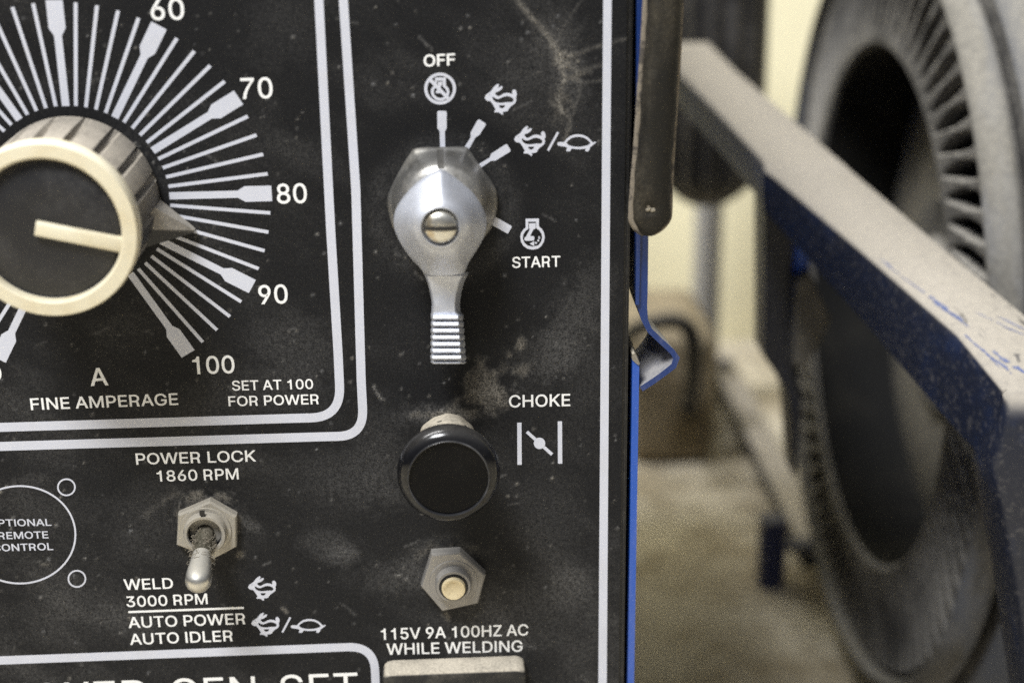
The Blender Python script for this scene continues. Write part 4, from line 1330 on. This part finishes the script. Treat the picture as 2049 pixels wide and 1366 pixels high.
# ------------------------------------------------------------------ tyre
XW, VC, WC, RW = .178, -.2079, -.2543, .1543
wheel = empty('wheel', (XW + .05, VF, WC), 'big dusty black wheel with radial ribs on its side, beyond the blue rail', 'wheel')


def lathe_x(mb, prof, n=720, off=None, cap=False, mi=0):
    rings = []
    for r, x in prof:
        ring = []
        for i in range(n):
            a = 2 * math.pi * i / n
            dx = off(r, a) if off else 0.0
            ring.append((XW + x + dx - .012 * r * math.cos(a), VC + r * math.sin(a), WC + r * math.cos(a)))
        rings.append(ring)
    mb.loft(rings, True, False, cap, mi)


NR = 78


def slot(r, a):
    """pointed pockets between the radial ribs, 0 on a rib and 1 in a pocket"""
    q = (r - .1145) / (.1505 - .1145)
    if q <= 0 or q >= 1:
        return 0.0
    half = .27 * math.sin(math.pi * q) ** .7 * (1 + .25 * q)
    x = abs(((a + .12 * (q - .5)) * NR / (2 * math.pi)) % 1.0 - .5)
    return float(sstep(np.array(-x), -half - .06, -half + .06))


mb = MB()
prof = [(.1075, .040), (.1075, .008), (.1085, .003), (.1105, .0010)]
prof += [(r, .0010 + .0016 * (r - .11) / .04) for r in np.linspace(.1125, .152, 26)]
prof += [(.1533, .0055), (.1545, .0075)]
lathe_x(mb, prof, NR * 14, lambda r, a: .0085 * slot(r, a))
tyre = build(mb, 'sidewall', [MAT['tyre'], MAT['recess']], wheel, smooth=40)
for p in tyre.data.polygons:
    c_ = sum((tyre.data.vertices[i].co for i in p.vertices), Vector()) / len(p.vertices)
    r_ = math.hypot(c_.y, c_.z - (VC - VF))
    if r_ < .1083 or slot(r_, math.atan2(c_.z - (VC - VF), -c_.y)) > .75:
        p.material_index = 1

mb = MB()
lathe_x(mb, [(.1542, .0076), (.1548, .0005), (.1565, -.0015), (.1590, -.0005), (.1612, .0035), (.1622, .0075), (.1612, .0092), (.1550, .0100), (.1545, .0130), (.1625, .0140), (.1660, .0150), (.1700, .0190), (.1745, .0235),
             (.1780, .0310), (.1800, .0420), (.1805, .0550), (.1770, .0565), (.1770, .0600), (.1805, .0615), (.1800, .078), (.1760, .092), (.1650, .100), (.110, .100), (.1078, .042)], 360)
tr = build(mb, 'tread', [MAT['tread'], MAT['tyre']], wheel, smooth=50)
for p in tr.data.polygons:
    c_ = sum((tr.data.vertices[i].co for i in p.vertices), Vector()) / len(p.vertices)
    if math.hypot(c_.y, c_.z - (VC - VF)) < .1598 and c_.x + .05 > .0094 or c_.x + .05 > .036:
        p.material_index = 1

mb = MB()
lathe_x(mb, [(.1080, .040), (.1000, .039), (.0950, .037), (.0700, .036), (.0500, .034), (.0460, .034)], 180)
rim = build(mb, 'rim', MAT['rim'], wheel, smooth=50)
mb = MB()
lathe_x(mb, [(.0470, .036), (.0450, .031), (.0300, .030), (.0280, .027), (.0001, .027)], 96, cap=True)
build(mb, 'hub', MAT['tyre'], rim, smooth=40)

# ------------------------------------------------------------------ things by the wall, far out of focus
dr_ = P(1438, 200, -.46)
rad = .5 * 222 * mpp(1430, 200, -.46)
vb_ = P(1425, 432, -.46)[1]
std = empty('drum_on_post', (dr_[0] - .006, VF, -.56), 'blurred black ribbed drum on a grey post by the pale wall', 'drum')
mb = MB()
rings = []
for v, k in ((vb_, .35), (vb_ + .004, .55), (vb_ + .012, .82), (vb_ + .02, 1.0), (vb_ + .22, 1.0), (vb_ + .23, .9)):
    ring = []
    for i in range(144):
        a = 2 * math.pi * i / 144
        r = rad * k * (1 + .05 * math.sin(a * 16))
        ring.append((dr_[0] + r * math.cos(a), v, -.46 - rad + r * math.sin(a)))
    rings.append(ring)
mb.loft(rings, True, True, True)
build(mb, 'drum', MAT['drum'], std)
pp_ = P(1414, 560, -.60)
mb = MB()
mb.tube([(pp_[0], VF, -.60), (pp_[0], vb_ + .06, -.60)], .5 * 56 * mpp(1414, 560, -.60), 24)
mb.box((pp_[0] - .008, vb_ + .03, -.602), (pp_[0] + .008, vb_ + .05, -.53))
build(mb, 'post', MAT['post'], std)

ho = MB()
hp = catmull([P(x, y, w) for x, y, w in ((1235, 690, -.50), (1270, 660, -.47), (1310, 645, -.46), (1350, 641, -.46), (1377, 656, -.46), (1388, 690, -.46), (1388, 740, -.465), (1383, 790, -.48), (1378, 822, -.505))], 6, False)
gy = hp[-1]
ho.tube(hp, .0050, 14)
tag(build(ho, 'hose', MAT['hose'], None, origin=gy), 'blurred black hose looped over the front of the brown box', 'hose')

bx0, bx1 = P(1255, 668, -.50), P(1440, 690, -.50)
mb = MB()
mb.prism(rrect(bx0[0], VF, bx1[0], bx0[1], .012), -.585, -.50, .008)
tag(build(mb, 'cardboard_box', MAT['box'], None, origin=((bx0[0] + bx1[0]) / 2, VF, -.54)), 'blurred brown box on the floor in front of the grey post', 'box')
